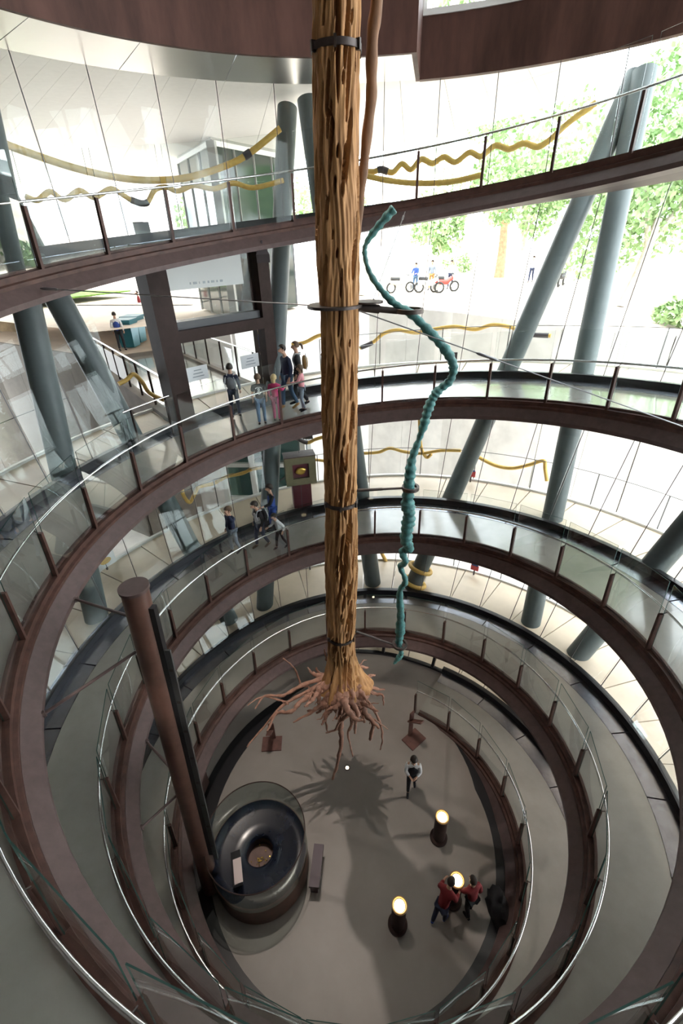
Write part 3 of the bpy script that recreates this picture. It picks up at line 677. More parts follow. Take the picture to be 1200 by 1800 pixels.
def person(loc, rz, H, label, top, legs, hair='hair_dark', arms=('down', 'down'), step=0., lean=0., longhair=0, sleeves=True, shoes='cloth_black', headtilt=0., child=False, sit=False, group=None, bag=None, emblem=False, vest=None, pony=False):
    """faces local +Y; z up; drawn at H metres"""
    k = H/1.75; hs = 1.18 if child else 1.0
    t = thing('person', loc, label, 'person', group); t.rotation_euler = (0, 0, rz)
    S = lambda x, y, z: (x*k, y*k+lean*max(0, (z-.95))*k*.5, z*k)
    hip = S(0, 0, .95); ch = S(0, 0, 1.22); up = S(0, 0, 1.40); nk = S(0, .01, 1.50); hc = S(0, .035+headtilt*.05, 1.63); ht = S(0, .04+headtilt*.09, 1.70)
    legp = []
    for s in (-1, 1):
        f = step*s
        hipj = S(.09*s, 0, .90); kn = S(.10*s, .03+.16*f, .50+.02*abs(f)); an = S(.10*s, -.02+.30*f-(.06 if f < 0 else 0), .09+(.05 if f < 0 else 0)); toe = S(.11*s, .14+.30*f-(.04 if f < 0 else 0), .035+(.02 if f < 0 else 0))
        if sit: kn = S(.12*s, .42, .93); an = S(.12*s, .42, .52); toe = S(.12*s, .56, .47)
        legp.append((hipj, kn, an, toe))
    arm = []
    for s, pose in zip((-1, 1), arms):
        sh = S(.175*s, 0, 1.40)
        if pose == 'down': el, ha = S(.23*s, -.03, 1.13), S(.23*s, .06, .89)
        elif pose == 'swing': el, ha = S(.23*s, -.12, 1.15), S(.24*s, .02, .93)
        elif pose == 'fwd': el, ha = S(.22*s, .12, 1.16), S(.20*s, .38, 1.12)
        elif pose == 'rail': el, ha = S(.24*s, .10, 1.18), S(.26*s, .40, 1.18)
        elif pose == 'head': el, ha = S(.36*s, .16, 1.42), S(.14*s, .16, 1.62)
        elif pose == 'side': el, ha = S(.34*s, .02, 1.22), S(.52*s, .10, 1.12)
        elif pose == 'front': el, ha = S(.22*s, .08, 1.14), S(.08*s, .24, 1.12)
        arm.append((sh, el, ha))
    lerp = lambda a, b, q: tuple(a[i]+(b[i]-a[i])*q for i in range(3))
    body = [[(hip, .115*k), (ch, (.135*k, .10*k)), (up, (.115*k, .085*k)), (nk, .052*k), (hc, (.082*k*hs, .098*k*hs)), (ht, (.07*k*hs, .08*k*hs))]]
    nose = S(0, .035+headtilt*.05+.118*hs, 1.61); body.append([(hc, (.082*k*hs, .098*k*hs)), (nose, .014*k)])
    for hj, kn, an, toe in legp: body.append([(hip, .115*k), (hj, .09*k), (kn, .055*k), (an, .036*k), (toe, .03*k)])
    for sh, el, ha in arm:
        d = (Vector(ha)-Vector(el)).normalized(); x = d.orthogonal().normalized(); y = d.cross(x)
        body.append([(up, (.115*k, .085*k)), (sh, .052*k), (el, .037*k), (ha, .026*k)])
        for j, L in enumerate((.075, .085, .08, .065)):
            b0 = Vector(ha)+d*.035*k+x*(j-1.5)*.019*k; b1 = b0+d*L*.55*k+y*.006*k; b2 = b0+d*L*k+y*.022*k
            body.append([(ha, .026*k), (tuple(b0), .011*k), (tuple(b1), .0085*k), (tuple(b2), .0075*k)])
        th = Vector(ha)+x*-.035*k+d*.01*k; body.append([(ha, .026*k), (tuple(th), .011*k), (tuple(th+d*.05*k+y*.015*k), .008*k)])
    skinned('body', body, 'skin', t)
    g = 1.16
    tp = [[(S(0, 0, .88), (.14*k, .12*k)), (ch, (.165*k, .13*k)), (up, (.16*k, .122*k)), (S(0, .005, 1.475), (.085*k, .08*k))]]
    for sh, el, ha in arm:
        e = lerp(el, ha, .82 if sleeves else .0) if sleeves else lerp(sh, el, .75)
        tp.append([(up, (.16*k, .122*k)), (sh, .085*k)]+([(el, .058*k)] if sleeves else [])+[(e, .044*k if sleeves else .065*k)])
    sh_ = skinned('shirt', tp, 'cloth_'+top, t)
    pz = S(0, 0, .93); lg = []
    for hj, kn, an, toe in legp: lg.append([(pz, (.13*k, .11*k)), (hj, .10*k), (kn, .068*k), (lerp(kn, an, .95), .052*k)])
    skinned('trousers', lg, 'cloth_'+legs, t)
    for hj, kn, an, toe in legp: skinned('shoe', [[(lerp(an, toe, -.25), .042*k), (lerp(an, toe, .5), .044*k), (lerp(an, toe, 1.12), .034*k)]], shoes, t)
    hcv = Vector(hc)+Vector((0, -.012*k, .03*k)); hr = (.098*k*hs, .115*k*hs, .112*k*hs)
    def cut(p):
        if p.y > .02*k and p.z < .035*k: p = Vector((p.x*.8, .02*k, p.z))
        elif p.z < -.05*k: p = Vector((p.x, p.y, -.05*k))
        return p
    hobj = ell('hair', hcv, hr, hair, t, cut=cut)
    if longhair: 
        hv = skinned('hair_length', [[(tuple(hcv+Vector((0, -.05*k, .02*k))), (.095*k*hs, .06*k)), (tuple(hcv+Vector((0, -.085*k, -.12*k))), (.09*k, .045*k)), (tuple(hcv+Vector((0, -.09*k, -longhair*k))), (.06*k, .03*k))]], hair, t)
    if pony: skinned('ponytail', [[(tuple(hcv+Vector((0, -.10*k, .03*k))), .03*k), (tuple(hcv+Vector((0, -.17*k, .02*k))), .045*k), (tuple(hcv+Vector((0, -.19*k, -.12*k))), .02*k)]], hair, t)
    for s in (-1, 1): ell('ear', Vector(hc)+Vector((s*.083*k*hs, 0, 0)), (.012*k, .022*k, .03*k), 'skin', t, 8)
    for s in (-1, 1): ell('eye', Vector(hc)+Vector((s*.034*k*hs, .088*k*hs, .018*k)), (.012*k, .008*k, .008*k), 'hair_dark', t, 8)
    ell('mouth', Vector(hc)+Vector((0, .088*k*hs, -.045*k)), (.025*k, .008*k, .006*k), 'cloth_magenta', t, 8)
    if vest: skinned('vest', [[(S(0, 0, .88), (.142*k, .122*k)), (ch, (.178*k, .142*k)), (S(0, 0, 1.42), (.15*k, .12*k))]], 'cloth_'+vest, t)
    if bag:
        c = S(0, -.22, 1.20); b = skinned('backpack', [[(S(0, -.20, 1.0), (.14*k, .08*k)), (c, (.17*k, .10*k)), (S(0, -.19, 1.42), (.12*k, .07*k))]], 'cloth_'+bag, t)
        for s in (-1, 1):
            o = skinned('strap', [[(S(.10*s, -.12, 1.44), .02*k), (S(.11*s, .05, 1.46), .02*k), (S(.12*s, .125, 1.30), .02*k), (S(.13*s, .06, 1.10), .02*k)]], 'cloth_lightgrey', t)
            o = skinned('piping', [[(S(.155*s, -.235, 1.02), .012*k), (S(.175*s, -.265, 1.2), .012*k), (S(.12*s, -.23, 1.42), .012*k)]], 'cloth_lightgrey', t)
    if emblem:
        for zc, ro in ((1.19, .062), (1.30, .040)):
            V = []; F = []; n = 20
            for j in range(n):
                a = TAU*j/n
                for rr in (ro*.45, ro):
                    for yy in (-.150, -.125): V.append(S(rr*math.cos(a), yy, zc+rr*math.sin(a)))
            for j in range(n):
                A = j*4; B = ((j+1) % n)*4; F += [[A, A+2, B+2, B], [A+1, B+1, B+3, A+3], [A+2, A+3, B+3, B+2], [A, B, B+1, A+1]]
            o = mesh_obj('print', V, F, 'cloth_white', None); o.parent = sh_
        mbp = MB()
        for j in range(9):
            a = PI*(.22+.56*j/8); mbp.box(S(.13*math.cos(a), -.138, 1.27+.10*math.sin(a)), (.014*k, .03*k, .026*k), R=Matrix.Rotation(-(a-PI/2), 3, 'Y'))
        o = mbp.build('print_lettering', 'cloth_white', None); o.parent = sh_
    return t
def foot(px, py, k): 
    # point where the ray meets the ramp deck of turn k
    d = ray(px, py); lo = None; s = .5
    while s < 30:
        p = CAM+d*s; t = k+0.
        for _ in range(3):
            u = t-2; t = k+math.atan2(p.x-.1567*u, p.y-.1768*u)/TAU
        if p.z <= zt(t): return p
        s += .01
    return p
def face(p, q): # rotation so that local +Y looks from p to q
    d = Vector(q)-Vector(p); return math.atan2(-d.x, d.y)
door = Vector((-5.5, 8.4, 9.6))
GP = 'visitors on the upper ramp by the entrance'
p = foot(416, 735, 3); person(p, face(p, door)-.5, 1.40, 'boy with a big grey backpack seen from behind at the entrance', 'navy', 'darkjeans', child=True, bag='grey', arms=('front', 'down'), step=.3, group=GP)
p = foot(462, 748, 3); person(p, face(p, door)-.45, 1.27, 'fair haired boy in black shirt with white printed rings on the back', 'black', 'jeans', 'hair_brown', child=True, sleeves=False, emblem=True, step=.2, group=GP)
p = foot(488, 741, 3); person(p, face(p, door)-.9, 1.17, 'small blond girl in pink jacket and pink trousers', 'magenta', 'pink', 'hair_blond', child=True, longhair=.20, arms=('down', 'rail'), group=GP)
p = foot(509, 719, 3); person(p, face(p, Vector((-4.5, 4.2, 0))), 1.66, 'man in dark blue pullover and jeans looking down', 'navy', 'jeans', step=.5, headtilt=1.0, shoes='cloth_tan', group=GP)
p = foot(528, 713, 3); person(p, face(p, Vector((-5, 5.8, 0))), 1.66, 'woman with brown ponytail in black top behind the man', 'black', 'black', 'hair_brown', step=.5, pony=True, bag='tan', group=GP)
p = foot(533, 724, 3); person(p, face(p, Vector((-4.2, 5.8, 0))), 1.20, 'girl in light pink top and grey leggings beside the woman', 'lightpink', 'greyblue', 'hair_brown', child=True, longhair=.20, arms=('rail', 'down'), step=.1, group=GP)
GQ = 'children on the second ramp turn'
p = foot(415, 972, 2); person(p, face(p, Vector((-5.6, 2.0, 0))), 1.52, 'boy in navy sweater raising a hand to his head', 'navy', 'greyblue', 'hair_brown', arms=('head', 'down'), step=.2, child=True, group=GQ)
p = foot(461, 962, 2); person(p, face(p, Vector((-5.4, 2.6, 0))), 1.52, 'dark haired boy in white shirt with open black jacket', 'black', 'darkjeans', step=.5, headtilt=1., child=True, vest='white', shoes='cloth_brown', bag='black', group=GQ)
p = foot(483, 932, 2); person(p, face(p, Vector((-5.4, 4.0, 0))), 1.55, 'child in black top with blue coat by the gallery glass', 'black', 'blue', step=.3, child=True, vest='blue', arms=('fwd', 'down'), group=GQ)
p = foot(495, 964, 2); person(p, face(p, Vector((-4.6, 2.4, 0))), 1.20, 'smallest child in white shirt and black leggings at the rail post', 'white', 'black', 'hair_dark', step=.6, child=True, lean=.5, arms=('swing', 'fwd'), group=GQ)
GF = 'visitors on the bottom floor'
p = PZ(722, 1388, FLOOR); person(p, face(p, Vector((.9, -3, 0))), 1.45, 'child in dark vest with pale sleeves walking below the roots', 'white', 'black', vest='black', step=.5, child=True, arms=('front', 'front'), group=GF)
p = PZ(771, 1618, FLOOR); person(p, face(p, Vector((2.0, -1.4, 0))), 1.45, 'person in red jacket and dark trousers bending to the lamp pillar', 'red', 'darkjeans', step=.3, lean=.8, arms=('fwd', 'fwd'), group=GF, shoes='cloth_blue')
p = PZ(822, 1604, FLOOR); person(p, face(p, Vector((1.85, -1.2, 0))), 1.40, 'second person in red on the right touching the lamp pillar', 'red', 'black', step=.2, lean=.3, arms=('fwd', 'down'), group=GF)
# ================================================================== ENTRANCE PORTAL
mat('portal', (.036, .021, .018), .55, .0, var=.25, scale=4, spec=.15)
mat('frost', (.62, .64, .63), .6)
mat('paper', (.72, .74, .76), .7)
mat('dark_panel', (.035, .037, .042), .4)
mat('earth', (.34, .25, .15), .95, var=.3, scale=2)
mat('yellow_tube', (.62, .40, .10), .5, var=.15, scale=9)
mat('sleeve', (.06, .05, .055), .5)
mat('bin_teal', (.02, .16, .20), .5)
mat('leaf', (.38, .50, .27), .7, var=.5, scale=1.5, col2=(.20, .34, .12)); mat('leaf_pale', (.50, .58, .38), .7, var=.3, scale=1.5)
mat('trunk_pale', (.50, .44, .38), .9, var=.3, scale=5); mat('trunk_red', (.36, .19, .11), .9, var=.3, scale=5)
mat('facade_white', (.78, .74, .72), .7, var=.05); mat('facade_band', (.62, .46, .40), .7); mat('win_grey', (.30, .34, .37), .25)
mat('tyre', (.02, .02, .02), .7); mat('bike_red', (.45, .04, .03), .4); mat('globe', (.85, .85, .82), .4)
glassmat('pav_glass', (.38, .50, .46), .8); mat('pav_dark', (.02, .035, .03), .08)
UL = Vector((-4.66, 5.53, 0)); UU = Vector((.6438, .7652, 0)); UN = Vector((-.7652, .6438, 0)); UZ = Vector((0, 0, 1))
UR = Matrix((UU, UN, UZ)).transposed()
def pbox(name, u0, u1, n0, n1, z0, z1, m, parent):
    mb = MB(); mb.box(UL+UU*((u0+u1)/2)+UN*((n0+n1)/2)+UZ*((z0+z1)/2), (u1-u0, n1-n0, z1-z0), R=UR); return mb.build(name, m, parent)
door1 = thing('door_1', UL+UZ*9.45, kind='structure')
ZB, ZT = 9.40, 13.62
pbox('jamb', -.40, .10, .0, .55, ZB, ZT, 'portal', door1); pbox('jamb', 2.68, 3.06, .0, .55, ZB, ZT, 'portal', door1)
pbox('jamb_inner', 2.30, 2.66, .30, .55, 11.85, 13.36, 'corten_dark', door1)
pbox('header', .10, 2.68, .0, .55, 13.38, ZT, 'portal', door1); pbox('transom', .10, 2.68, .0, .50, 11.52, 11.80, 'portal', door1)
pbox('transom_box', .10, 2.68, .12, .46, 11.80, 11.98, 'dark_panel', door1)
pbox('fanlight_pane', .10, 2.68, .20, .215, 11.98, 13.38, 'facade_glass', door1)
pbox('frosted_film', .14, 2.30, .18, .198, 12.66, 13.37, 'frost', door1)
mb = MB()
for i, wd in enumerate((.03, .10, .02, .07, .05, .09, .04, .08)):
    u = .75+i*.125; mb.box(UL+UU*u+UN*.176+UZ*12.78, (wd, .006, .05), R=UR)
mb.build('film_lettering', 'win_grey', door1)
for u0, u1, nm in ((.14, .95, 'a'), (1.85, 2.64, 'b')):
    o = pbox('door_leaf', u0, u1, .26, .28, ZB+.12, 11.5, 'facade_glass', door1)
    pbox('notice', (u0+u1)/2-.32, (u0+u1)/2+.30, .245, .255, 10.50, 10.86, 'paper', o)
    mb = MB()
    for r in range(3): mb.box(UL+UU*((u0+u1)/2)+UN*.243+UZ*(10.60+.08*r), (.34-.06*r, .003, .022), R=UR)
    mb.build('notice_lines', 'win_grey', o)
    pbox('leaf_rail', u0, u1, .255, .285, ZB+.06, ZB+.12, 'thin_metal', o)
# bridge to the outside
BD = Vector((-.655, .756, 0)); BP = Vector((.756, .655, 0)); B0 = UL+UN*.1
br = thing('floor_bridge', B0+UZ*9.5, kind='structure')
def bquad(name, s0, s1, w0, w1, z0, z1, m, parent):
    b = [B0+BD*s+BP*w for s, w in ((s0, w0), (s0, w1), (s1, w1), (s1, w0))]
    mb = MB(); mb.hexa([q+UZ*z0 for q in b], [q+UZ*z1 for q in b]); return mb.build(name, m, parent)
for i in range(5): bquad('paving_slab', .0+i*2.2, .0+i*2.2+2.19, -.15, 2.9, 9.15, 9.47, 'deck', br)
bquad('edge_beam', 0, 11, -.45, -.16, 8.85, 9.62, 'concrete_shaded', br); bquad('edge_beam', 0, 11, 2.91, 3.1, 8.95, 9.55, 'concrete_shaded', br)
for w, lab in ((-.30, 'white panelled railing on the left side of the entrance bridge'), (2.98, 'chrome railing on the right side of the entrance bridge')):
    t = thing('bridge_railing', B0+BP*w+UZ*9.6, lab, 'railing', 'railings of the entrance bridge')
    for i in range(9):
        p = B0+BD*(.6+i*1.25)+BP*w; mb = MB(); mb.beam(p+UZ*9.6, p+UZ*10.6, .05, .05); mb.build('post', 'portal', t)
        if i < 8:
            q = B0+BD*(.6+(i+1)*1.25)+BP*w; mb = MB(); mb.beam(p+BD*.05+UZ*10.1, q-BD*.05+UZ*10.1, .015, .75); mb.build('panel', 'white' if w < 0 and i > 2 else 'rail_glass', t)
    mb = MB(); mb.tube([B0+BD*.5+BP*w+UZ*10.63, B0+BD*10.8+BP*w+UZ*10.63], .03, 8); mb.build('handrail', 'chrome', t, 50)
# terrace, bank, steps on the left
mb = MB(); mb.add([(-27, 19, 9.6), (-19.5, 17.6, 9.6), (-11.2, 13.2, 9.6), (-8.9, 14.9, 9.6), (-10, 21, 9.6), (-26, 26, 9.6)], [[0, 1, 2, 3, 4, 5]]); struct(mb.build('floor_terrace', 'plaza'))
mb = MB(); mb.hexa([(-28, 21.2, 9.6), (-19.6, 20, 9.6), (-18.8, 21.5, 9.6), (-28, 24, 9.6)], [(-28, 21.4, 10.9), (-19.6, 20.2, 10.9), (-18.8, 21.5, 10.9), (-28, 24, 10.9)]); struct(mb.build('wall_bank', 'earth'))
mb = MB(); mb.hexa([(-28, 21.5, 10.9), (-19.6, 20.3, 10.9), (-16, 27, 10.9), (-28, 30, 10.9)], [(-28, 21.5, 10.98), (-19.6, 20.3, 10.98), (-16, 27, 10.98), (-28, 30, 10.98)]); struct(mb.build('floor_lawn', 'grass'))
st = thing('floor_steps', (-15, 20, 9.6), kind='structure')
for i in range(5):
    mb = MB(); mb.box((-13.2-.12*i, 20.6+.38*i, 9.6+.1*(i+1)), (7.5, .4, .2*(i+1)), -.15); mb.build('step', 'white', st)
# left far building
fb = thing('far_building', (-20, 36, 10.6), 'pale building with reddish bands and a grey window beyond the upper left glass', 'building')
mb = MB(); mb.box((-20.5, 37, 16.2), (17, 4, 11.2), -.12); mb.build('wall', 'facade_white', fb)
Rb = Matrix.Rotation(-.12, 3, 'Z')
for z in (13.4, 13.9, 17.6, 18.4, 20.2): mb = MB(); mb.box(Vector((-20.5, 37, z))+Rb@Vector((0, -2.02, 0)), (17, .1, .16), -.12); mb.build('band', 'facade_band', fb)
for x, z, w, h in ((-3.5, 15.4, 1.9, 2.1), (2.5, 15.4, 1.6, 2.0), (-6.8, 15.4, 1.4, 2.0)):
    mb = MB(); mb.box(Vector((-20.5, 37, z))+Rb@Vector((x, -2.03, 0)), (w, .12, h), -.12); f_ = mb.build('window', 'win_grey', fb)
    mb = MB(); mb.box(Vector((-20.5, 37, z-h*.15))+Rb@Vector((x, -2.1, 0)), (w, .06, .06), -.12); mb.build('glazing_bar', 'facade_white', f_)
# glass pavilion under the canopy
pv = thing('glass_pavilion', (-5.8, 15, GZ), 'dark green glass pavilion with grey posts outside, left of the trunk top', 'pavilion')
A_, B_, C_ = Vector((-5.8, 15.0, 0)), Vector((-3.7, 19.2, 0)), Vector((-8.6, 19.2, 0))
for P0, P1, n in ((A_, B_, 4), (C_, A_, 3)):
    for i in range(n):
        a = P0.lerp(P1, i/n); b = P0.lerp(P1, (i+1)/n); d = (b-a).normalized()
        mb = MB(); mb.beam(a+d*.06+UZ*13.7, b-d*.06+UZ*13.7, .02, 6.0); mb.build('glass_pane', 'pav_dark', pv)
        w = .30 if (i == 0 and P0 is A_) else .09
        mb = MB(); mb.beam(a+UZ*10.65, a+UZ*16.75, w, w); mb.build('post', 'soffit', pv)
    mb = MB(); mb.beam(P0+UZ*16.7, P1+UZ*16.7, .14, .16); mb.build('top_rail', 'white', pv)
D_ = Vector((-6.4, 23.0, 0))
for P0, P1 in ((B_, D_), (D_, C_)):
    mb = MB(); mb.beam(P0+Vector((0, 0, 13.7)), P1+Vector((0, 0, 13.7)), .1, 6); mb.build('back_wall', 'dark_panel', pv)
mb = MB(); mb.hexa([p_+UZ*16.8 for p_ in (A_, B_, D_, C_)], [p_+UZ*16.95 for p_ in (A_, B_, D_, C_)]); mb.build('roof', 'soffit', pv)
# white lift tower below the bridge
lt = thing('lift_tower', (-4, 10.3, FLOOR-.9), 'white steel lift tower with pale glass below the entrance', 'lift')
X = [-5.6, -4.45, -2.45]; Z0, Z1 = FLOOR-.9, 8.8
for x in X:
    for y in (9.75, 11.4): mb = MB(); mb.beam((x, y, Z0), (x, y, Z1), .20, .20); mb.build('post', 'white', lt)
for z in (3.4, 4.85, 6.3, 7.75):
    for x0, x1 in ((X[0], X[1]), (X[1], X[2])): mb = MB(); mb.beam((x0+.1, 9.75, z), (x1-.1, 9.75, z), .14, .16); mb.build('crossbar', 'white', lt)
    mb = MB(); mb.beam((X[1]+.1, 9.80, z-1.3), (X[2]-.1, 9.80, z-.1), .06, .06); mb.build('brace', 'thin_metal', lt)
for x0, x1 in ((X[0], X[1]), (X[1], X[2])): mb = MB(); mb.box(((x0+x1)/2, 9.86, (Z0+Z1)/2), (x1-x0-.2, .02, Z1-Z0)); mb.build('glass_pane', 'pav_glass', lt)
mb = MB(); mb.box((-4, 11.3, (Z0+Z1)/2), (3.0, .1, Z1-Z0)); mb.build('back_panel', 'win_grey', lt)

# ================================================================== TREES, PEOPLE AND BIKES OUTSIDE
def leaves(name, blobs, m, parent, n, size):
    B = np.array([b for b in blobs]); pick = rng.integers(0, len(B), n); c = B[pick, :3]; r = B[pick, 3:4]
    d = rng.normal(size=(n, 3)); d /= np.linalg.norm(d, axis=1, keepdims=True); c = c+d*r*rng.uniform(.55, 1.05, (n, 1))
    a = rng.normal(size=(n, 3)); a /= np.linalg.norm(a, axis=1, keepdims=True); b = np.cross(a, rng.normal(size=(n, 3))); b /= np.linalg.norm(b, axis=1, keepdims=True)
    s = size*rng.uniform(.6, 1.3, (n, 1)); V = np.stack([c-a*s, c+b*s*.6, c+a*s, c-b*s*.6], 1).reshape(-1, 3)
    F = np.arange(4*n).reshape(-1, 4).tolist(); return mesh_obj(name, V.tolist(), F, m, parent)
def tree_out(base, h, lean, r, blobs, label, group=None, tm='trunk_pale', lm='leaf', n=1500, size=.22, name='park_tree'):
    base = Vector(base); t = thing(name, base, label, 'tree', group); top = base+Vector((lean[0], lean[1], h))
    mb = MB(); mb.tube(smooth_path([base, base.lerp(top, .4)+Vector((.1, 0, 0)), top], 5), [r*(1-.05*i) for i in range(11)], 10); mb.build('trunk', tm, t, 60)
    for k in range(3):
        b = base.lerp(top, .72); q = blobs[k % len(blobs)]; mb = MB(); mb.tube([b, b.lerp(Vector(q[:3]), .5)+Vector((0, 0, .2)), Vector(q[:3])], [r*.5, r*.35, r*.12], 7); mb.build('branch', tm, t, 60)
    f_ = leaves('foliage', blobs, lm, t, n, size); f_['kind'] = 'stuff'; return t
def crown(c, R, k=9): return [(c[0]+rng.normal()*R*.45, c[1]+rng.normal()*R*.45, c[2]+rng.normal()*R*.33, R*rng.uniform(.35, .55)) for _ in range(k)]
tree_out((11.6, 17.6, GZ), 3.4, (.5, 0), .28, crown((13.2, 18.5, 15.6), 3.4, 16), 'broad leafy tree with pale forked trunk at the far right', n=11000, size=.14)
tree_out((9.0, 26.5, GZ), 3.6, (.2, 0), .25, crown((9.6, 27, 15.4), 2.6, 10), 'leafy tree seen between the two leaning right columns', n=6000, size=.15)
tree_out((10.3, 35.5, GZ), 6, (-.4, 0), .42, crown((9.6, 36, 18.5), 3.0, 9), 'tree with thick reddish trunk beside the white lamp post', tm='trunk_red', n=2500, size=.25)
tree_out((5.6, 38, GZ), 2.4, (.3, 0), .14, crown((5.6, 38.2, 14.0), 1.9, 9), 'small round tree beyond the parked motorbikes', n=1800, size=.2)
tree_out((-.3, 24.6, GZ), 13, (2.4, .5), .48, crown((2.3, 25.4, 25), 2.2, 6), 'tall bare pine trunk close to the hanging tree, left one of two', n=700, size=.25)
tree_out((1.5, 29.2, GZ), 14, (3.0, .5), .46, crown((4.5, 30, 26), 2.2, 6), 'tall bare pine trunk standing behind the teal vine, right one of two', n=700, size=.25)
tree_out((-11.5, 30, GZ), 3.5, (0, 0), .2, crown((-11.6, 30, 15.0), 1.9, 8), 'green tree outside above the entrance bridge', n=1600, size=.2)
for i, (x, y, z, R, lab) in enumerate(((-4, 58, 17, 4, 'pale tree behind the two bare pine trunks'), (9, 60, 18, 4.5, 'hazy tree beyond the small round tree'), (24, 50, 18, 4.6, 'hazy tree behind the leaning columns'), (36, 38, 18, 4.6, 'hazy tree behind the broad leafy tree'), (23, 31, 18.5, 3.2, 'high leafy tree showing above the upper right ramp'), (38, 20, 17.5, 4.6, 'hazy tree at the right edge of the park'))):
    tree_out((x, y, GZ), z-GZ, (0, 0), .3, crown((x, y, z), R, 10), lab, 'background park trees', lm='leaf_pale' if i % 2 else 'leaf', n=2200, size=.28)
def shrub(c, R, label):
    t = thing('shrub', (c[0], c[1], GZ), label, 'shrub', 'shrubs on the plaza'); B = crown((c[0], c[1], GZ+R*.7), R, 7); leaves('foliage', B, 'leaf', t, 900, .12)['kind'] = 'stuff'
    mb = MB(); mb.tube([(c[0], c[1], GZ), (c[0], c[1], GZ+R*.7)], .05, 6); mb.build('stem', 'trunk_pale', t)
shrub((11.1, 12.6), .9, 'clipped green shrub above the wall at the right edge'); shrub((8.4, 42), 1.3, 'low green shrub left of the reddish trunk'); shrub((14.2, 12.0), .8, 'small shrub at the extreme right edge of the wall')
# lamp post with globe
t = thing('street_lamp', (10.9, 33.5, GZ), 'white street lamp with round globe beside reddish trunk', 'lamp'); mb = MB(); mb.tube([(10.9, 33.5, GZ), (10.9, 33.5, GZ+4.1)], [.08, .05], 10); mb.build('pole', 'white', t, 50)
mb = MB(); mb.lathe((10.9, 33.5, GZ+4.1), [(.06, 0), (.22, .1), (.30, .3), (.22, .5), (.05, .58)], 16); mb.build('globe', 'globe', t, 60)
def bike(p, rz, label, col):
    p = Vector(p); R = Matrix.Rotation(rz, 3, 'Z'); t = thing('motorbike', p, label, 'motorbike', 'motorbikes parked on the plaza'); L = lambda x, y, z: p+R@Vector((x, y, z))
    for x in (-.62, .62):
        mb = MB(); mb.tube([L(x+.27*math.cos(TAU*i/16), 0, .30+.27*math.sin(TAU*i/16)) for i in range(17)], .055, 7); w = mb.build('wheel', 'tyre', t, 60)
        mb = MB(); mb.tube([L(x, -.05, .3), L(x, .05, .3)], .17, 12); mb.build('hub', 'soffit', w)
    mb = MB(); mb.tube([L(-.7, 0, .62), L(-.3, 0, .58), L(.1, 0, .55), L(.45, 0, .78)], [.10, .17, .16, .10], 10); mb.build('body', col, t, 60)
    mb = MB(); mb.tube([L(-.65, 0, .80), L(-.1, 0, .74)], [.10, .13], 8); mb.build('saddle', 'tyre', t, 60)
    mb = MB(); mb.tube([L(.62, 0, .3), L(.45, 0, .95)], .04, 6); mb.build('fork', 'soffit', t)
    mb = MB(); mb.tube([L(.42, -.32, 1.0), L(.47, 0, .96), L(.42, .32, 1.0)], .025, 6); mb.build('handlebar', 'tyre', t, 60)
bike((1.9, 25.6, GZ), .3, 'cream motorbike at the left of the parked group', 'trunk_pale'); bike((3.6, 25.2, GZ), -.3, 'white motorbike in the middle of the parked group', 'white'); bike((4.6, 25.6, GZ), .2, 'red motorbike at the right of the parked group', 'bike_red'); bike((12.3, 27.5, GZ), 1.0, 'dark motorbike parked alone between the leaning columns', 'tyre')
GO_ = 'people out on the plaza'
for (px, py, H, top, legs, lab, ar) in ((729, 512, 1.6, 'blue', 'jeans', 'person in blue among the parked motorbikes', ('fwd', 'fwd')), (757, 510, 1.7, 'greyblue', 'tan', 'person in grey standing between the motorbikes', ('down', 'down')), (790, 508, 1.65, 'lightgrey', 'navy', 'person in pale shirt at the right of the motorbike group', ('down', 'fwd')), (931, 497, 1.65, 'lightgrey', 'navy', 'distant walker beside the leaning column', ('swing', 'down'))):
    p = PZ(px, py, GZ); person(p, 2.6, H, lab, top, legs, arms=ar, group=GO_, step=.4)
p = PZ(217, 618, 9.6); person(p, .3, 1.6, 'person with dark trousers and teal coat beside the bins on the terrace', 'white', 'black', step=.4, vest='blue', group=GO_)
p = B0+BD*2.6+BP*.5+UZ*9.47; person(p, 3.6, 1.7, 'person in blue walking on the bridge behind the glass doors', 'blue', 'navy', step=.4, group=GO_)
p = PZ(252, 562, 9.62); person(p, 2.0, 1.6, 'person in red far out on the terrace', 'red', 'darkjeans', step=.3, group=GO_)
for (px, py, lab) in ((231, 610, 'teal rubbish bin nearer to the bridge railing'), (243, 602, 'teal rubbish bin farther along the terrace')):
    p = PZ(px, py, 9.6); t = thing('rubbish_bin', p, lab, 'bin', 'teal bins on the terrace'); mb = MB(); mb.hexa([p+Vector(q) for q in ((-.3, -.3, .05), (.3, -.3, .05), (.3, .3, .05), (-.3, .3, .05))], [p+Vector(q) for q in ((-.38, -.38, 1.1), (.38, -.38, 1.1), (.38, .38, 1.1), (-.38, .38, 1.1))]); mb.build('body', 'bin_teal', t)
    mb = MB(); mb.box(p+Vector((0, 0, 1.15)), (.82, .86, .1)); mb.build('lid', 'bin_teal', t)

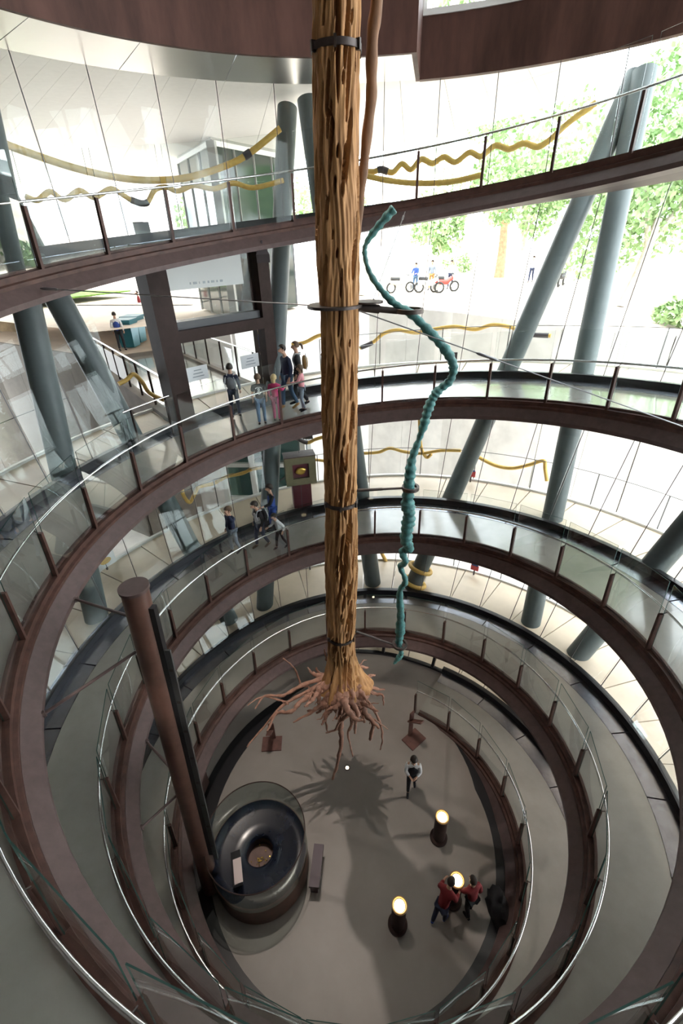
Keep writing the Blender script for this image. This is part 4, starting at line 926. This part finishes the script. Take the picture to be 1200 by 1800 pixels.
# ================================================================== YELLOW TUBES AND SMALL FITTINGS
def hose(pts, r, label, sleeves=(), rad=8.85):
    P3 = [PR(x, y, rad) for x, y in pts]; P = smooth_path(P3, 7); t = thing('yellow_tube', P[0], label, 'tube', 'yellow tubes strung behind the glass')
    mb = MB(); mb.tube(P, r, 12); tb = mb.build('tube', 'yellow_tube', t, 70)
    for a, b in sleeves:
        i0, i1 = int(a*(len(P)-1)), max(int(a*(len(P)-1))+1, int(b*(len(P)-1))); mb = MB(); mb.tube(P[i0:i1+1], r*1.25, 12); mb.build('sleeve', 'sleeve', t, 70)
hose([(-40, 232), (0, 250), (60, 272), (130, 295), (200, 311), (262, 317), (330, 312), (400, 290), (440, 268), (492, 226)], .075, 'long smooth yellow tube sagging behind the upper left glass', ((.86, .90),), 9.5)
hose([(45, 345), (66, 352), (88, 337), (113, 351), (140, 335), (165, 347), (195, 332), (218, 344), (232, 352), (257, 357), (272, 334), (292, 329), (312, 336), (340, 326), (375, 332), (410, 322), (445, 330), (498, 317)], .06, 'wavy yellow tube below the smooth one on the upper left', ((.47, .54),), 9.5)
hose([(636, 300), (655, 302), (670, 298), (690, 303), (706, 288), (722, 298), (740, 280), (760, 287), (780, 276), (800, 285), (825, 268), (845, 275), (870, 256), (895, 262), (920, 252), (945, 258), (968, 244), (1000, 215), (1048, 180)], .065, 'wavy yellow tube rising to the upper right column', ((.09, .15),), 9.0)
hose([(630, 306), (680, 317), (730, 322), (790, 320), (845, 308)], .065, 'smooth yellow tube below the wavy one on the upper right')
hose([(632, 612), (655, 602), (675, 586), (700, 580), (730, 585), (760, 579), (800, 574), (835, 579), (865, 571), (898, 575), (925, 587), (968, 590)], .06, 'yellow tube winding behind the ramp right of the trunk', ((.02, .10), (.90, .99)), 10.6)
hose([(512, 606), (535, 602), (560, 590), (580, 588)], .06, 'short yellow tube beside the column left of the trunk', (), 10.2)
hose([(208, 675), (222, 668), (235, 658), (250, 672), (262, 690), (285, 702), (298, 705)], .055, 'yellow tube looping behind the left column below the bridge', (), 8.4)
hose([(318, 848), (322, 870), (333, 883), (341, 870), (350, 856), (375, 850), (398, 838), (425, 832), (445, 824), (470, 822), (490, 828)], .06, 'yellow tube with a hooked end, left of the display case')
hose([(495, 765), (520, 770), (540, 778), (555, 772), (580, 765)], .06, 'yellow tube with dark sleeve above the display case', ((.15, .5),))
hose([(520, 810), (550, 808), (582, 812)], .05, 'short yellow tube behind the top of the display case')
hose([(636, 797), (665, 795), (685, 788), (710, 794), (740, 797), (775, 792), (810, 792)], .055, 'yellow tube level with the second ramp, right of the trunk')
hose([(737, 730), (738, 770), (742, 793), (750, 804), (758, 798)], .055, 'yellow tube hanging straight down behind the teal vine')
hose([(838, 802), (870, 818), (900, 823), (930, 817), (955, 810), (958, 825), (961, 845)], .06, 'yellow tube strung between the two leaning right columns')
hose([(667, 965), (680, 990), (690, 1005), (705, 1018), (716, 1026)], .065, 'yellow tube ending at the coiled column foot', ((.3, .62),), 7.4)
ca = Vector((1.49, 5.97, 3.64)); cb = Vector((2.55, 6.64, 6.59))
for z, lab in ((3.78, 'lower yellow ring coiled round the column foot'), (4.28, 'upper yellow ring coiled round the column foot')):
    c = ca+(cb-ca)*((z-ca.z)/(cb.z-ca.z)); ax = (cb-ca).normalized(); x = ax.orthogonal().normalized(); y = ax.cross(x); n = 40
    mb = MB(); mb.tube([c+(x*math.cos(TAU*i/n)+y*math.sin(TAU*i/n))*.355 for i in range(n+1)], .07, 10); tag(mb.build('tube_coil', 'yellow_tube', None, 70), lab, 'tube', 'yellow coils on the column')
def floodlight(p, tgt, label, s=.2):
    p = Vector(p); t = thing('floodlight', p, label, 'lamp', 'small dark floodlights'); d = (Vector(tgt)-p).normalized(); R = d.to_track_quat('-Y', 'Z').to_matrix()
    mb = MB(); h = s/2; mb.hexa([p+R@Vector(q) for q in ((-h*1.3, -h, -h), (h*1.3, -h, -h), (h*.7, h, -h*.6), (-h*.7, h, -h*.6))], [p+R@Vector(q) for q in ((-h*1.3, -h, h), (h*1.3, -h, h), (h*.7, h, h*.6), (-h*.7, h, h*.6))]); mb.build('housing', 'sleeve', t)
    mb = MB(); mb.beam(p, p+Vector((0, 0, -s*1.2 if label.startswith('floodlight standing') else s*1.2)), .03, .03); mb.build('bracket', 'sleeve', t)
    return t
q = RP(3.925, -.22, -.5); floodlight(q, q+Vector((.2, -1, -1)), 'dark trapezoid floodlight hanging under the upper ramp beside the trunk', .22)
q = PR(249, 405, 8.9); floodlight(q, q+Vector((.6, -1, .3)), 'floodlight standing outside the upper left glass', .28)
q = PR(793, 626, 8.9); floodlight(q, q+Vector((0, -1, .1)), 'floodlight standing behind the ramp right of the teal vine', .24)
q = PR(541, 762, 8.6); floodlight(q, q+Vector((0, -1, -.4)), 'square floodlight hanging above the display case', .26)
mat('sign_red', (.55, .06, .07), .5); mat('sign_blue', (.03, .05, .16), .5)
def sign(px, py, k, label, m2, w=.26, h=.2):
    best = min((t for t in np.linspace(k-.25, k+.3, 600)), key=lambda t: (pix(RP(t, GO(t)+LW-.1, .25))-Vector((px, py))).length); p = RP(best, GO(best)+LW-.1, .03)
    t = thing('kerb_sign', p, label, 'sign', 'small signs on the gallery kerb'); rz = -TAU*best; R = Matrix.Rotation(rz, 3, 'Z')
    mb = MB(); mb.box(p+Vector((0, 0, .30)), (w, .04, h), rz); b = mb.build('board', m2, t); mb = MB(); mb.beam(p, p+Vector((0, 0, .2)), .04, .04); mb.build('foot', 'sleeve', t)
    return t, p, R, rz
def pix(P): d = P-CAM; z = d.dot(_fw); return Vector((600+FPX*d.dot(_r2)/z, 900-FPX*d.dot(_u2)/z))
for px, py, k, lab, m2 in ((826, 840, 2, 'small red and blue sign on the second gallery kerb', 'sign_red'), (832, 1005, 1, 'small red and blue sign on the lowest gallery kerb', 'sign_red'), (545, 993, 1, 'small dark blue sign left of the trunk', 'sign_blue')):
    t, p, R, rz = sign(px, py, k, lab, m2)
    if m2 == 'sign_red': mb = MB(); mb.box(p+Vector((0, 0, .42))+R@Vector((0, -.025, 0)), (.22, .02, .06), rz); mb.build('header', 'sign_blue', t)
t, p, R, rz = sign(183, 985, 2, 'white panel with orange shape leaning on the left gallery kerb', 'paper', .62, .42)
mb = MB(); mb.lathe((0, 0, 0), [(.10, 0), (.10, .02)], 14); o = mb.build('orange_shape', 'yellow_tube', None); o.parent = t; o.rotation_euler = (PI/2, 0, rz); o.location = R@Vector((.02, -.02, .30)); o.scale = (1.6, .9, 1)
# thin railings on the gallery kerbs
for k, nm in ((1, 'lowest'), (2, 'second'), (3, 'third')):
    a, b = k-.33, k+.27
    t = thing('gallery_railing', RP(k, GO(k)+LW), 'thin wire railing on the white kerb of the %s gallery turn' % nm, 'railing', 'gallery railings')
    s0, s1 = (a, b) if k < 3 else (a, 2.83)
    for s0, s1 in ([(a, b)] if k < 3 else [(a, 2.84), (2.97, b)]):
        m = s0
        while m < s1: mb = MB(); mb.beam(RP(m, GO(m)+LW+.05, .09), RP(m, GO(m)+LW+.05, 1.05), .025, .025); mb.build('post', 'thin_metal', t); m += .033
        n = 60; mb = MB(); mb.tube([RP(s0+(s1-s0)*i/n, GO(s0+(s1-s0)*i/n)+LW+.05, 1.06) for i in range(n+1)], .010, 5); mb.build('top_wire', 'thin_metal', t)
# short handrail near the portal
mb = MB(); n = 12; P = [RP(2.845+(2.872-2.845)*i/n, GO(2.85)-.16, .95) for i in range(n+1)]
t = thing('wall_handrail', P[0]-Vector((0, 0, .95)), 'short chrome handrail on the outer side beside the portal', 'handrail')
mb.tube(P, .022, 8); mb.build('tube', 'chrome', t, 60)
for s_ in (.2, .98): q = P[int(s_*n)]; mb = MB(); mb.beam(q, q-Vector((0, 0, .95)), .04, .04); mb.build('post', 'iron', t)
# spotlights in the roof that throw the root shadows
for i, (x, y, e, lab) in enumerate(((-2.4, 2.2, 900, 'black spotlight on the roof, left of the tree'), (-1.1, 2.7, 2100, 'black spotlight on the roof, behind the tree'))):
    sp = thing('roof_spotlight', (x, y, 20.75), lab, 'lamp', 'spotlights on the roof')
    mb = MB(); mb.lathe((x, y, 20.75), [(.16, 0), (.16, .30), (.05, .36)], 20, False, True); mb.build('housing', 'black_soft', sp, 40)
    mb = MB(); mb.beam((x, y, 21.1), (x, y, 21.4), .04, .04); mb.build('stem', 'black_soft', sp)
    ld = bpy.data.lights.new('spot', 'SPOT'); ld.energy = e; ld.spot_size = math.radians(32); ld.spot_blend = .7; ld.shadow_soft_size = .05; ld.color = (1, .88, .78)
    lo = bpy.data.objects.new('spot', ld); COL.objects.link(lo); lo.location = (x, y, 20.72); lo.rotation_euler = (Vector((-.2, .0, FLOOR))-lo.location).to_track_quat('-Z', 'Y').to_euler()
